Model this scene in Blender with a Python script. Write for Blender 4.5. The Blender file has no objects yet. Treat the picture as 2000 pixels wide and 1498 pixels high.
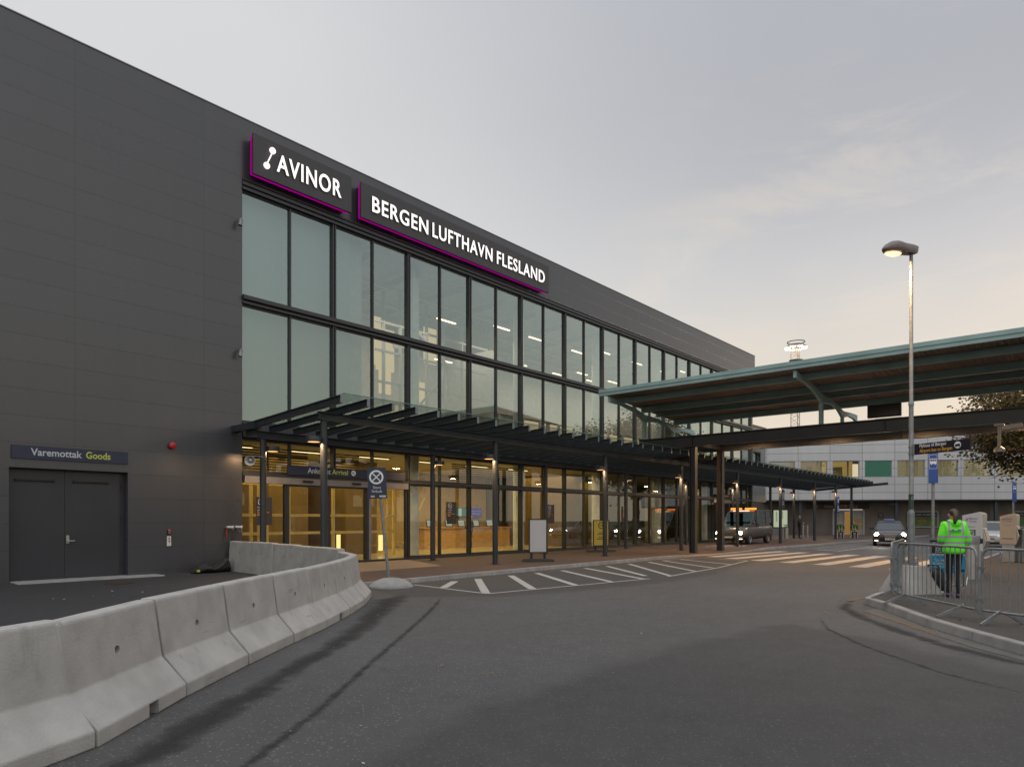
import bpy, bmesh, math, random
from mathutils import Vector, Matrix
R = math.radians
rnd = random.Random(7)
scene = bpy.context.scene
col = scene.collection
# ---------------------------------------------------------------- camera
cam_d = bpy.data.cameras.new('camera'); cam = bpy.data.objects.new('camera', cam_d); col.objects.link(cam)
cam.location = (0, -19.4, 1.6); cam.rotation_euler = (R(90), 0, -math.atan2(0.7544, 0.6564))
cam_d.lens = 24; cam_d.sensor_width = 36; cam_d.sensor_fit = 'HORIZONTAL'; cam_d.shift_y = 0.1325
cam_d.clip_start = 0.1; cam_d.clip_end = 3000
scene.camera = cam
# ---------------------------------------------------------------- light
scene.view_settings.view_transform = 'Standard'; scene.view_settings.look = 'None'
scene.view_settings.exposure = 0.0; scene.view_settings.gamma = 1.0
try:
    scene.cycles.use_denoising = True; scene.cycles.denoiser = 'OPENIMAGEDENOISE'
    scene.cycles.max_bounces = 8; scene.cycles.diffuse_bounces = 3; scene.cycles.glossy_bounces = 4
    scene.cycles.transparent_max_bounces = 24; scene.cycles.caustics_reflective = False; scene.cycles.caustics_refractive = False
    scene.cycles.sample_clamp_indirect = 4.0
except Exception: pass
SUN_EL, SUN_AZ = R(3.0), R(-6.0)            # low in the +X direction, behind the far building
world = bpy.data.worlds.new('World'); scene.world = world; world.use_nodes = True
def build_world():
    nt = world.node_tree; nt.nodes.clear(); N = nt.nodes.new; L = nt.links.new
    out = N('ShaderNodeOutputWorld'); bg = N('ShaderNodeBackground'); L(bg.outputs[0], out.inputs[0])
    tc = N('ShaderNodeTexCoord'); sep = N('ShaderNodeSeparateXYZ'); L(tc.outputs['Generated'], sep.inputs[0])
    ramp = N('ShaderNodeValToRGB'); L(sep.outputs[2], ramp.inputs[0])
    els = ramp.color_ramp.elements
    els[0].position = 0.0; els[0].color = (0.80, 0.70, 0.54, 1); els[1].position = 1.0; els[1].color = (1.42, 1.46, 1.54, 1)
    for p, c in ((0.10, (0.84, 0.74, 0.59)), (0.20, (0.78, 0.725, 0.655)), (0.34, (0.735, 0.732, 0.735)), (0.50, (0.71, 0.714, 0.725)), (0.64, (0.74, 0.75, 0.77)), (0.8, (1.2, 1.23, 1.28))):
        e = els.new(p); e.color = (*c, 1)
    # brighter to the left of the photograph, dimmer and bluer to the upper right
    def dot(v):
        d = N('ShaderNodeVectorMath'); d.operation = 'DOT_PRODUCT'; L(tc.outputs['Generated'], d.inputs[0]); d.inputs[1].default_value = v; return d.outputs['Value']
    mr = N('ShaderNodeMapRange'); mr.interpolation_type = 'SMOOTHSTEP'; L(dot((0.72, -0.10, 0.69)), mr.inputs[0])
    mr.inputs[1].default_value = 0.58; mr.inputs[2].default_value = 0.98; mr.inputs[3].default_value = 0.0; mr.inputs[4].default_value = 1.0
    mul = N('ShaderNodeMix'); mul.data_type = 'RGBA'; mul.blend_type = 'MULTIPLY'
    lo = N('ShaderNodeMapRange'); lo.interpolation_type = 'SMOOTHSTEP'; L(sep.outputs[2], lo.inputs[0]); lo.inputs[1].default_value = 0.18; lo.inputs[2].default_value = 0.46
    lm = N('ShaderNodeMath'); lm.operation = 'MULTIPLY'; L(mr.outputs[0], lm.inputs[0]); L(lo.outputs[0], lm.inputs[1]); L(lm.outputs[0], mul.inputs[0]); L(ramp.outputs[0], mul.inputs[6]); mul.inputs[7].default_value = (0.68, 0.695, 0.745, 1)
    # thin warm cirrus low down
    mp = N('ShaderNodeMapping'); mp.inputs['Scale'].default_value = (2.2, 2.2, 9.0); mp.inputs['Rotation'].default_value = (R(12), R(8), 0); L(tc.outputs['Generated'], mp.inputs[0])
    nz = N('ShaderNodeTexNoise'); nz.inputs['Scale'].default_value = 1.7; nz.inputs['Detail'].default_value = 8; nz.inputs['Roughness'].default_value = 0.62; nz.inputs['Distortion'].default_value = 0.5; L(mp.outputs[0], nz.inputs[0])
    cr = N('ShaderNodeMapRange'); cr.interpolation_type = 'SMOOTHSTEP'; L(nz.outputs[0], cr.inputs[0]); cr.inputs[1].default_value = 0.44; cr.inputs[2].default_value = 0.68
    el = N('ShaderNodeMapRange'); el.interpolation_type = 'SMOOTHSTEP'; L(dot((0.94, 0.234, 0.249)), el.inputs[0]); el.inputs[1].default_value = 0.92; el.inputs[2].default_value = 0.99
    mm = N('ShaderNodeMath'); mm.operation = 'MULTIPLY'; L(cr.outputs[0], mm.inputs[0]); L(el.outputs[0], mm.inputs[1])
    m2 = N('ShaderNodeMath'); m2.operation = 'MULTIPLY'; L(mm.outputs[0], m2.inputs[0]); m2.inputs[1].default_value = 0.30
    mx = N('ShaderNodeMix'); mx.data_type = 'RGBA'; L(m2.outputs[0], mx.inputs[0]); L(mul.outputs[2], mx.inputs[6]); mx.inputs[7].default_value = (0.90, 0.79, 0.66, 1)
    # broad soft cloud mottling
    nb = N('ShaderNodeTexNoise'); nb.inputs['Scale'].default_value = 1.3; nb.inputs['Detail'].default_value = 5; L(tc.outputs['Generated'], nb.inputs[0])
    nr = N('ShaderNodeMapRange'); L(nb.outputs[0], nr.inputs[0]); nr.inputs[1].default_value = 0.3; nr.inputs[2].default_value = 0.7; nr.inputs[3].default_value = 0.95; nr.inputs[4].default_value = 1.05
    vm = N('ShaderNodeVectorMath'); vm.operation = 'SCALE'; L(mx.outputs[2], vm.inputs[0]); L(nr.outputs[0], vm.inputs['Scale'])
    sky = N('ShaderNodeTexSky'); sky.sky_type = 'NISHITA'; sky.sun_disc = False; sky.sun_elevation = SUN_EL; sky.sun_rotation = R(90) - SUN_AZ; sky.dust_density = 2.0
    sv = N('ShaderNodeVectorMath'); sv.operation = 'SCALE'; L(sky.outputs[0], sv.inputs[0]); sv.inputs['Scale'].default_value = 0.10
    fin = N('ShaderNodeMix'); fin.data_type = 'RGBA'; fin.inputs[0].default_value = 0.08; L(vm.outputs[0], fin.inputs[6]); L(sv.outputs[0], fin.inputs[7])
    # the open sky behind the photographer is the brighter half
    bk = N('ShaderNodeMapRange'); bk.interpolation_type = 'SMOOTHSTEP'; L(dot((-0.7544, -0.6564, 0.25)), bk.inputs[0]); bk.inputs[1].default_value = -0.1; bk.inputs[2].default_value = 0.8; bk.inputs[3].default_value = 1.0; bk.inputs[4].default_value = 1.35
    L(fin.outputs[2], bg.inputs[0]); L(bk.outputs[0], bg.inputs[1])
build_world()
sun_d = bpy.data.lights.new('sun', 'SUN'); sun = bpy.data.objects.new('sun', sun_d); col.objects.link(sun)
sun_d.energy = 0.25; sun_d.angle = R(12); sun_d.color = (1.0, 0.80, 0.6)
sd = Vector((math.cos(SUN_AZ) * math.cos(SUN_EL), math.sin(SUN_AZ) * math.cos(SUN_EL), math.sin(SUN_EL)))
sun.rotation_euler = (-sd).to_track_quat('-Z', 'Y').to_euler(); sun.location = sd * 200

# ---------------------------------------------------------------- helpers
MW = {}                                     # world matrix of every root
def thing(name, label, cat, loc=(0, 0, 0), rz=0.0, group=None):
    o = bpy.data.objects.new(name, None); col.objects.link(o)
    o.location = loc; o.rotation_euler = (0, 0, rz); o.empty_display_size = 0.2
    o['label'] = label; o['category'] = cat
    if group: o['group'] = group
    MW[o.name] = Matrix.Translation(loc) @ Matrix.Rotation(rz, 4, 'Z')
    return o
def tag(o, label=None, cat=None, group=None, kind=None):
    if label: o['label'] = label
    if cat: o['category'] = cat
    if group: o['group'] = group
    if kind: o['kind'] = kind
    return o
def copy_tree(o, parent=None):
    c = o.copy(); col.objects.link(c); c.parent = parent
    for ch in list(o.children): copy_tree(ch, c)
    return c
def dup(o, loc, rz, label):
    c = copy_tree(o); c.location = loc; c.rotation_euler = (0, 0, rz); c['label'] = label
    return c
def root_of(o):
    while o.parent: o = o.parent
    return o
class B:
    """collects faces; build() links them as ONE mesh object"""
    def __init__(s): s.v = []; s.f = []; s.m = []; s.mi = 0
    def add(s, vs, fs):
        k = len(s.v); s.v += [Vector(p) for p in vs]; s.f += [[i + k for i in f] for f in fs]; s.m += [s.mi] * len(fs); return s
    def box(s, x0, x1, y0, y1, z0, z1):
        return s.add([(x0, y0, z0), (x1, y0, z0), (x1, y1, z0), (x0, y1, z0), (x0, y0, z1), (x1, y0, z1), (x1, y1, z1), (x0, y1, z1)],
                     [[3, 2, 1, 0], [4, 5, 6, 7], [0, 1, 5, 4], [1, 2, 6, 5], [2, 3, 7, 6], [3, 0, 4, 7]])
    def hexa(s, p): return s.add(p, [[3, 2, 1, 0], [4, 5, 6, 7], [0, 1, 5, 4], [1, 2, 6, 5], [2, 3, 7, 6], [3, 0, 4, 7]])
    def bar(s, p, q, w, h, up=(0, 0, 1)):
        p, q = Vector(p), Vector(q); d = (q - p).normalized(); r = d.cross(Vector(up)).normalized(); u = r.cross(d)
        a, b = r * w / 2, u * h / 2
        return s.hexa([p - a - b, p + a - b, q + a - b, q - a - b, p - a + b, p + a + b, q + a + b, q - a + b])
    def quad(s, *p): return s.add(p, [list(range(len(p)))])
    def prism(s, pts, d):
        """closed polygon pts (3d), extruded by vector d"""
        n = len(pts); d = Vector(d); P = [Vector(p) for p in pts]
        return s.add(P + [p + d for p in P], [list(range(n))[::-1], list(range(n, 2 * n))] + [[i, (i + 1) % n, n + (i + 1) % n, n + i] for i in range(n)])
    def cyl(s, p, q, r0, r1=None, n=16, caps=True):
        r1 = r0 if r1 is None else r1; p, q = Vector(p), Vector(q); d = (q - p).normalized()
        a = d.orthogonal().normalized(); b = d.cross(a); vs = []
        for c, r in ((p, r0), (q, r1)):
            vs += [c + (a * math.cos(2 * math.pi * i / n) + b * math.sin(2 * math.pi * i / n)) * r for i in range(n)]
        fs = [[i, (i + 1) % n, n + (i + 1) % n, n + i] for i in range(n)]
        if caps: fs += [list(range(n))[::-1], list(range(n, 2 * n))]
        return s.add(vs, fs)
    def tube(s, pts, r, n=8):
        P = [Vector(p) for p in pts]; vs = []; a = None
        rr = r if isinstance(r, (list, tuple)) else [r] * len(P)
        for i, p in enumerate(P):
            d = ((P[i + 1] if i + 1 < len(P) else p) - (P[i - 1] if i else p)).normalized()
            a = d.orthogonal().normalized() if a is None else (a - d * a.dot(d)).normalized()
            b = d.cross(a); vs += [p + (a * math.cos(2 * math.pi * k / n) + b * math.sin(2 * math.pi * k / n)) * rr[i] for k in range(n)]
        fs = [[i * n + k, i * n + (k + 1) % n, (i + 1) * n + (k + 1) % n, (i + 1) * n + k] for i in range(len(P) - 1) for k in range(n)]
        fs += [list(range(n))[::-1], [(len(P) - 1) * n + k for k in range(n)]]
        return s.add(vs, fs)
    def lathe(s, prof, c=(0, 0, 0), n=24, sx=1.0, sy=1.0):
        c = Vector(c); vs = []
        for r, z in prof: vs += [c + Vector((r * sx * math.cos(2 * math.pi * k / n), r * sy * math.sin(2 * math.pi * k / n), z)) for k in range(n)]
        fs = [[i * n + k, i * n + (k + 1) % n, (i + 1) * n + (k + 1) % n, (i + 1) * n + k] for i in range(len(prof) - 1) for k in range(n)]
        fs += [list(range(n))[::-1], [(len(prof) - 1) * n + k for k in range(n)]]
        return s.add(vs, fs)
    def loft(s, rings, cap=True):
        n = len(rings[0]); vs = [p for r in rings for p in r]
        fs = [[i * n + k, i * n + (k + 1) % n, (i + 1) * n + (k + 1) % n, (i + 1) * n + k] for i in range(len(rings) - 1) for k in range(n)]
        if cap: fs += [list(range(n))[::-1], [(len(rings) - 1) * n + k for k in range(n)]]
        return s.add(vs, fs)
    def disc(s, c, nrm, r, n=20, r_in=0.0):
        c = Vector(c); d = Vector(nrm).normalized(); a = d.orthogonal().normalized(); b = d.cross(a)
        ring = lambda q: [c + (a * math.cos(2 * math.pi * i / n) + b * math.sin(2 * math.pi * i / n)) * q for i in range(n)]
        if r_in <= 0: return s.add(ring(r), [list(range(n))])
        return s.add(ring(r_in) + ring(r), [[i, n + i, n + (i + 1) % n, (i + 1) % n] for i in range(n)])
    def text(s, txt, o, r, u, w, h, depth=0.003, bold=0.0, space=1.0):
        """lettering txt filling a w x h box whose lower left is o, right r, up u, raised along r x u"""
        c = bpy.data.curves.new('t', 'FONT'); c.body = txt; c.extrude = 0.5; c.offset = bold; c.resolution_u = 4; c.space_character = space
        ob = bpy.data.objects.new('t', c); col.objects.link(ob)
        bpy.context.view_layer.update()
        me = bpy.data.meshes.new_from_object(ob.evaluated_get(bpy.context.evaluated_depsgraph_get()))
        bpy.data.objects.remove(ob); bpy.data.curves.remove(c)
        if not len(me.vertices): return s
        xs = [v.co.x for v in me.vertices]; ys = [v.co.y for v in me.vertices]; x0, x1, y0, y1 = min(xs), max(xs), min(ys), max(ys)
        o, r, u = Vector(o), Vector(r).normalized(), Vector(u).normalized(); nn = r.cross(u)
        s.add([o + r * (v.co.x - x0) / (x1 - x0) * w + u * (v.co.y - y0) / (y1 - y0) * h + nn * (v.co.z + 0.5) * depth for v in me.vertices], [list(p.vertices) for p in me.polygons])
        bpy.data.meshes.remove(me); return s
    def build(s, name, mats, parent=None, smooth=False, bevel=0.0, world=False, weld=False):
        mats = mats if isinstance(mats, (list, tuple)) else [mats]
        me = bpy.data.meshes.new(name); V = s.v
        if world and parent is not None:
            inv = MW[root_of(parent).name].inverted(); V = [inv @ p for p in V]
        me.from_pydata([tuple(p) for p in V], [], s.f)
        for m in mats: me.materials.append(m)
        for p, k in zip(me.polygons, s.m): p.material_index = min(k, len(mats) - 1); p.use_smooth = smooth
        if bevel or weld or smooth:
            bm = bmesh.new(); bm.from_mesh(me)
            if weld: bmesh.ops.remove_doubles(bm, verts=bm.verts, dist=1e-4)
            bmesh.ops.recalc_face_normals(bm, faces=bm.faces)
            if bevel:
                es = [e for e in bm.edges if len(e.link_faces) == 2 and e.calc_face_angle(0) > 0.5]
                bmesh.ops.bevel(bm, geom=es, offset=bevel, segments=2, affect='EDGES', profile=0.6, clamp_overlap=True)
            if smooth:
                for e in bm.edges:
                    if len(e.link_faces) == 2 and e.calc_face_angle(0) > R(38): e.smooth = False
            bm.to_mesh(me); bm.free()
        me.update()
        o = bpy.data.objects.new(name, me); col.objects.link(o)
        if parent is not None: o.parent = parent
        return o
def struct(name, b, m, **k): return tag(b.build(name, m, **k), kind='structure')
def applied(o, mods):
    """apply modifiers to a mesh object without operators"""
    for t, kw in mods:
        m = o.modifiers.new(t, t)
        for a, v in kw.items(): setattr(m, a, v)
    bpy.context.view_layer.update()
    me = bpy.data.meshes.new_from_object(o.evaluated_get(bpy.context.evaluated_depsgraph_get()))
    o.modifiers.clear(); old = o.data; o.data = me; bpy.data.meshes.remove(old); me.name = o.name
    return o
def skin(name, pts, edges, mat, parent, sub=2, root=0):
    me = bpy.data.meshes.new(name); bm = bmesh.new(); ly = bm.verts.layers.skin.verify()
    vs = [bm.verts.new(p[:3]) for p in pts]
    for i, p in enumerate(pts):
        r = p[3]; vs[i][ly].radius = r if isinstance(r, tuple) else (r, r); vs[i][ly].use_root = (i == root)
    for e in edges: bm.edges.new((vs[e[0]], vs[e[1]]))
    bm.to_mesh(me); bm.free()
    o = bpy.data.objects.new(name, me); col.objects.link(o)
    applied(o, [('SKIN', {'use_smooth_shade': True}), ('SUBSURF', {'levels': sub, 'render_levels': sub})])
    o.data.materials.clear(); [o.data.materials.append(m) for m in (mat if isinstance(mat, list) else [mat])]
    for p in o.data.polygons: p.use_smooth = True
    o.parent = parent; return o

# ---------------------------------------------------------------- materials
def mat(name, c, rough=0.6, metal=0.0, var=0.12, scale=4.0, bump=0.0, bscale=60.0, spec=0.5, coord='Object', c2=None, stretch=(1, 1, 1), seed=False, coat=0.0):
    m = bpy.data.materials.new(name); m.use_nodes = True; nt = m.node_tree; N = nt.nodes.new; L = nt.links.new
    bs = nt.nodes['Principled BSDF']; bs.inputs['Roughness'].default_value = rough; bs.inputs['Metallic'].default_value = metal
    bs.inputs['Specular IOR Level'].default_value = spec; bs.inputs['Coat Weight'].default_value = coat
    tc = N('ShaderNodeTexCoord'); mp = N('ShaderNodeMapping'); mp.inputs['Scale'].default_value = stretch
    L(tc.outputs[coord], mp.inputs[0])
    if seed:
        oi = N('ShaderNodeObjectInfo'); sc = N('ShaderNodeMath'); sc.operation = 'MULTIPLY'; sc.inputs[1].default_value = 37.0; L(oi.outputs['Random'], sc.inputs[0]); L(sc.outputs[0], mp.inputs['Location'])
    nz = N('ShaderNodeTexNoise'); nz.inputs['Scale'].default_value = scale; nz.inputs['Detail'].default_value = 6; L(mp.outputs[0], nz.inputs[0])
    mr = N('ShaderNodeMapRange'); L(nz.outputs[0], mr.inputs[0]); mr.inputs[1].default_value = 0.3; mr.inputs[2].default_value = 0.7
    mx = N('ShaderNodeMix'); mx.data_type = 'RGBA'; L(mr.outputs[0], mx.inputs[0])
    mx.inputs[6].default_value = (*[x * (1 - var) for x in c], 1); mx.inputs[7].default_value = (*(c2 or [min(1, x * (1 + var)) for x in c]), 1)
    L(mx.outputs[2], bs.inputs['Base Color'])
    if bump:
        nb = N('ShaderNodeTexNoise'); nb.inputs['Scale'].default_value = bscale; nb.inputs['Detail'].default_value = 4; L(tc.outputs[coord], nb.inputs[0])
        bp = N('ShaderNodeBump'); bp.inputs['Strength'].default_value = bump; bp.inputs['Distance'].default_value = 0.01; L(nb.outputs[0], bp.inputs['Height']); L(bp.outputs[0], bs.inputs['Normal'])
    m['col'] = 0
    return m
def emit(name, c, s):
    m = bpy.data.materials.new(name); m.use_nodes = True; nt = m.node_tree; nt.nodes.clear()
    o = nt.nodes.new('ShaderNodeOutputMaterial'); e = nt.nodes.new('ShaderNodeEmission'); e.inputs[0].default_value = (*c, 1); e.inputs[1].default_value = s
    nt.links.new(e.outputs[0], o.inputs[0]); return m
def glass(name, base, gain, tint, gloss=(0.9, 0.95, 0.95), power=3.0, wave=0.0):
    """pane of coated glass: a mirror share that grows at grazing angles over a clear tinted share"""
    m = bpy.data.materials.new(name); m.use_nodes = True; nt = m.node_tree; nt.nodes.clear(); N = nt.nodes.new; L = nt.links.new
    o = N('ShaderNodeOutputMaterial'); mix = N('ShaderNodeMixShader'); t = N('ShaderNodeBsdfTransparent'); g = N('ShaderNodeBsdfGlossy')
    t.inputs[0].default_value = (*tint, 1); g.inputs[0].default_value = (*gloss, 1); g.inputs['Roughness'].default_value = 0.0
    lw = N('ShaderNodeLayerWeight'); lw.inputs[0].default_value = 0.5
    p = N('ShaderNodeMath'); p.operation = 'POWER'; L(lw.outputs['Facing'], p.inputs[0]); p.inputs[1].default_value = power
    ma = N('ShaderNodeMath'); ma.operation = 'MULTIPLY_ADD'; L(p.outputs[0], ma.inputs[0]); ma.inputs[1].default_value = gain; ma.inputs[2].default_value = base; ma.use_clamp = True
    if wave:
        tc = N('ShaderNodeTexCoord'); nz = N('ShaderNodeTexNoise'); nz.inputs['Scale'].default_value = 0.9; L(tc.outputs['Object'], nz.inputs[0])
        b = N('ShaderNodeBump'); b.inputs['Strength'].default_value = wave; b.inputs['Distance'].default_value = 0.05; L(nz.outputs[0], b.inputs['Height']); L(b.outputs[0], g.inputs['Normal'])
    L(ma.outputs[0], mix.inputs[0]); L(t.outputs[0], mix.inputs[1]); L(g.outputs[0], mix.inputs[2]); L(mix.outputs[0], o.inputs[0])
    return m
def cladding(name, c, x_off, x_pitch, z_off, z_pitch, seam_dark, rough=0.42, seam=0.012, rivets=True, spec=0.5):
    """wide panels with open seams and fixing points, laid out in metres of the wall's own plane"""
    m = bpy.data.materials.new(name); m.use_nodes = True; nt = m.node_tree; N = nt.nodes.new; L = nt.links.new
    bs = nt.nodes['Principled BSDF']; bs.inputs['Roughness'].default_value = rough; bs.inputs['Specular IOR Level'].default_value = spec
    tc = N('ShaderNodeTexCoord'); sp = N('ShaderNodeSeparateXYZ'); L(tc.outputs['Object'], sp.inputs[0])
    def M(op, a, b=None, c2=None):
        n = N('ShaderNodeMath'); n.operation = op
        for i, q in enumerate((a, b, c2)):
            if q is None: continue
            if isinstance(q, (int, float)): n.inputs[i].default_value = q
            else: L(q, n.inputs[i])
        return n.outputs[0]
    def cell(s, off, pitch):
        t = M('DIVIDE', M('SUBTRACT', s, off), pitch); i = M('FLOOR', t); f = M('SUBTRACT', t, i)
        d = M('MULTIPLY', M('MINIMUM', f, M('SUBTRACT', 1.0, f)), pitch); return i, d
    ix, dx = cell(sp.outputs[0], x_off, x_pitch); iz, dz = cell(sp.outputs[2], z_off, z_pitch)
    line = M('LESS_THAN', M('MINIMUM', dx, dz), seam / 2)
    if rivets:
        _, d4 = cell(sp.outputs[0], x_off + 0.2, 0.4); _, d6 = cell(sp.outputs[2], z_off + 0.16, 0.321)
        h = M('ADD', M('POWER', d4, 2.0), M('POWER', M('SUBTRACT', dz, 0.03), 2.0)); v = M('ADD', M('POWER', d6, 2.0), M('POWER', M('SUBTRACT', dx, 0.03), 2.0))
        riv = M('LESS_THAN', M('MINIMUM', h, v), 0.013 ** 2)
        line = M('MAXIMUM', line, M('MULTIPLY', riv, 0.8))
    cb = N('ShaderNodeCombineXYZ'); L(ix, cb.inputs[0]); L(iz, cb.inputs[1]); wn = N('ShaderNodeTexWhiteNoise'); L(cb.outputs[0], wn.inputs[0])
    nz = N('ShaderNodeTexNoise'); nz.inputs['Scale'].default_value = 0.55; nz.inputs['Detail'].default_value = 5; L(tc.outputs['Object'], nz.inputs[0])
    mps = N('ShaderNodeMapping'); mps.inputs['Scale'].default_value = (1, 1, 0.06); L(tc.outputs['Object'], mps.inputs[0]); ns = N('ShaderNodeTexNoise'); ns.inputs['Scale'].default_value = 2.6; ns.inputs['Detail'].default_value = 7; ns.inputs['Roughness'].default_value = 0.65; L(mps.outputs[0], ns.inputs[0])
    k = M('ADD', M('ADD', 0.80, M('MULTIPLY', wn.outputs[0], 0.08)), M('ADD', M('MULTIPLY', nz.outputs[0], 0.14), M('MULTIPLY', ns.outputs[0], 0.18)))
    k = M('MULTIPLY', k, M('SUBTRACT', 1.0, M('MULTIPLY', line, seam_dark)))
    vs = N('ShaderNodeVectorMath'); vs.operation = 'SCALE'; vs.inputs[0].default_value = c; L(k, vs.inputs['Scale']); L(vs.outputs[0], bs.inputs['Base Color'])
    r = M('ADD', rough, M('MULTIPLY', M('SUBTRACT', nz.outputs[0], 0.5), 0.2)); L(r, bs.inputs['Roughness'])
    bp = N('ShaderNodeBump'); bp.inputs['Strength'].default_value = 0.35; bp.inputs['Distance'].default_value = 0.01; bp.invert = True; L(line, bp.inputs['Height']); L(bp.outputs[0], bs.inputs['Normal'])
    return m
def asphalt(name, c, fleck, fleck_amt, seed=0.0, rough=0.78, soft=None):
    m = bpy.data.materials.new(name); m.use_nodes = True; nt = m.node_tree; N = nt.nodes.new; L = nt.links.new
    bs = nt.nodes['Principled BSDF']; bs.inputs['Roughness'].default_value = rough; bs.inputs['Specular IOR Level'].default_value = 0.4
    g = N('ShaderNodeNewGeometry'); mp = N('ShaderNodeMapping'); mp.inputs['Location'].default_value = (seed, seed * 2, 0); L(g.outputs['Position'], mp.inputs[0])
    def noise(s, d, r=0.5):
        n = N('ShaderNodeTexNoise'); n.inputs['Scale'].default_value = s; n.inputs['Detail'].default_value = d; n.inputs['Roughness'].default_value = r; L(mp.outputs[0], n.inputs[0]); return n.outputs[0]
    def rng(x, a, b, lo, hi):
        n = N('ShaderNodeMapRange'); L(x, n.inputs[0]); n.inputs[1].default_value = a; n.inputs[2].default_value = b; n.inputs[3].default_value = lo; n.inputs[4].default_value = hi; return n.outputs[0]
    def mul(a, b, op='MULTIPLY'):
        n = N('ShaderNodeMath'); n.operation = op; L(a, n.inputs[0]); L(b, n.inputs[1]); return n.outputs[0]
    big = rng(noise(0.22, 6, 0.6), 0.3, 0.7, 0.84, 1.14); mid = rng(noise(3.1, 7, 0.7), 0.3, 0.7, 0.88, 1.12); fine = rng(noise(95, 3, 0.8), 0.3, 0.7, 0.72, 1.28)
    k = mul(mul(big, mid), fine)
    vs = N('ShaderNodeVectorMath'); vs.operation = 'SCALE'; vs.inputs[0].default_value = c; L(k, vs.inputs['Scale']); fac = None
    if soft:                                 # at its rim (edge = 0) this surface is the older one, fading over a ragged half metre
        at = N('ShaderNodeAttribute'); at.attribute_name = 'edge'; sm = N('ShaderNodeMath'); sm.operation = 'MULTIPLY_ADD'; L(at.outputs['Fac'], sm.inputs[0]); sm.inputs[1].default_value = 1.0; L(noise(1.6, 7, 0.65), sm.inputs[2])
        fac = rng(sm.outputs[0], 0.72, 1.15, 0, 1); cm = N('ShaderNodeMix'); cm.data_type = 'RGBA'; L(fac, cm.inputs[0]); cm.inputs[6].default_value = (*soft[0], 1); cm.inputs[7].default_value = (*c, 1); L(cm.outputs[2], vs.inputs[0])
    vo = N('ShaderNodeTexVoronoi'); vo.inputs['Scale'].default_value = 42; L(mp.outputs[0], vo.inputs[0])
    sepc = N('ShaderNodeSeparateColor'); L(vo.outputs['Color'], sepc.inputs[0])
    st = rng(sepc.outputs[0], 0.80, 0.86, 0, 1); near = rng(vo.outputs['Distance'], 0.30, 0.42, 1, 0)
    f = N('ShaderNodeMath'); f.operation = 'MULTIPLY'; L(mul(st, near), f.inputs[0]); f.inputs[1].default_value = fleck_amt
    if soft: L(rng(fac, 0, 1, soft[1], fleck_amt), f.inputs[1])
    mx = N('ShaderNodeMix'); mx.data_type = 'RGBA'; L(f.outputs[0], mx.inputs[0]); L(vs.outputs[0], mx.inputs[6]); mx.inputs[7].default_value = (*fleck, 1)
    L(mx.outputs[2], bs.inputs['Base Color'])
    bp = N('ShaderNodeBump'); bp.inputs['Strength'].default_value = 0.5; bp.inputs['Distance'].default_value = 0.006; L(fine, bp.inputs['Height']); L(bp.outputs[0], bs.inputs['Normal'])
    return m
def worn(name, c, rough=0.8, scale=5.0, lo=0.38, hi=0.56, detail=8, amount=1.0):
    """a mark on the ground that is worn through or ragged at its rim: colour with broken cover (u = UV across 0..1)"""
    m = bpy.data.materials.new(name); m.use_nodes = True; nt = m.node_tree; N = nt.nodes.new; L = nt.links.new
    bs = nt.nodes['Principled BSDF']; bs.inputs['Base Color'].default_value = (*c, 1); bs.inputs['Roughness'].default_value = rough; bs.inputs['Specular IOR Level'].default_value = 0.3
    g = N('ShaderNodeNewGeometry'); nz = N('ShaderNodeTexNoise'); nz.inputs['Scale'].default_value = scale; nz.inputs['Detail'].default_value = detail; nz.inputs['Roughness'].default_value = 0.7; L(g.outputs['Position'], nz.inputs[0])
    at = N('ShaderNodeAttribute'); at.attribute_name = 'edge'
    sm = N('ShaderNodeMath'); sm.operation = 'MULTIPLY_ADD'; L(at.outputs['Fac'], sm.inputs[0]); sm.inputs[1].default_value = 0.45; L(nz.outputs[0], sm.inputs[2])
    mr = N('ShaderNodeMapRange'); mr.interpolation_type = 'SMOOTHSTEP'; L(sm.outputs[0], mr.inputs[0]); mr.inputs[1].default_value = lo; mr.inputs[2].default_value = hi; mr.inputs[4].default_value = amount
    L(mr.outputs[0], bs.inputs['Alpha']); return m
# colours
M_wall = cladding('dark_cladding', (0.055, 0.058, 0.066), 8.91, 3.22, 13.05, 0.642, 0.42, rough=0.30, seam=0.014, spec=0.75)
M_white = cladding('white_cladding', (0.60, 0.605, 0.615), 2.73, 2.86, 4.82, 0.74, 0.55, rough=0.5, seam=0.05, rivets=False)
M_steel = mat('dark_painted_steel', (0.030, 0.035, 0.042), 0.42, var=0.12, scale=2.0, bump=0.05)
M_frame = mat('dark_window_frame', (0.030, 0.033, 0.038), 0.38, var=0.08)
M_black = mat('black_paint', (0.012, 0.012, 0.014), 0.5)
M_girder = mat('black_girder_paint', (0.030, 0.029, 0.029), 0.5, var=0.25, scale=1.2, bump=0.08, bscale=20)
M_green = mat('sea_green_paint', (0.29, 0.43, 0.42), 0.5, var=0.14, scale=1.3, bump=0.05)
M_soffit = mat('red_brown_sheet', (0.26, 0.185, 0.15), 0.6, var=0.18, scale=0.7)
M_galv = mat('galvanised_steel', (0.22, 0.235, 0.245), 0.5, metal=0.35, var=0.22, scale=9.0, bump=0.05)
M_headgrey = mat('warm_grey_metal', (0.23, 0.22, 0.22), 0.45, metal=0.2)
M_navy = mat('navy_sign_face', (0.022, 0.028, 0.058), 0.45)
M_navy2 = mat('violet_black_sign_face', (0.012, 0.010, 0.022), 0.4)
M_blue = mat('traffic_blue', (0.020, 0.075, 0.30), 0.4)
M_wtext = mat('white_lettering', (0.72, 0.73, 0.75), 0.5, var=0.02)
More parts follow.
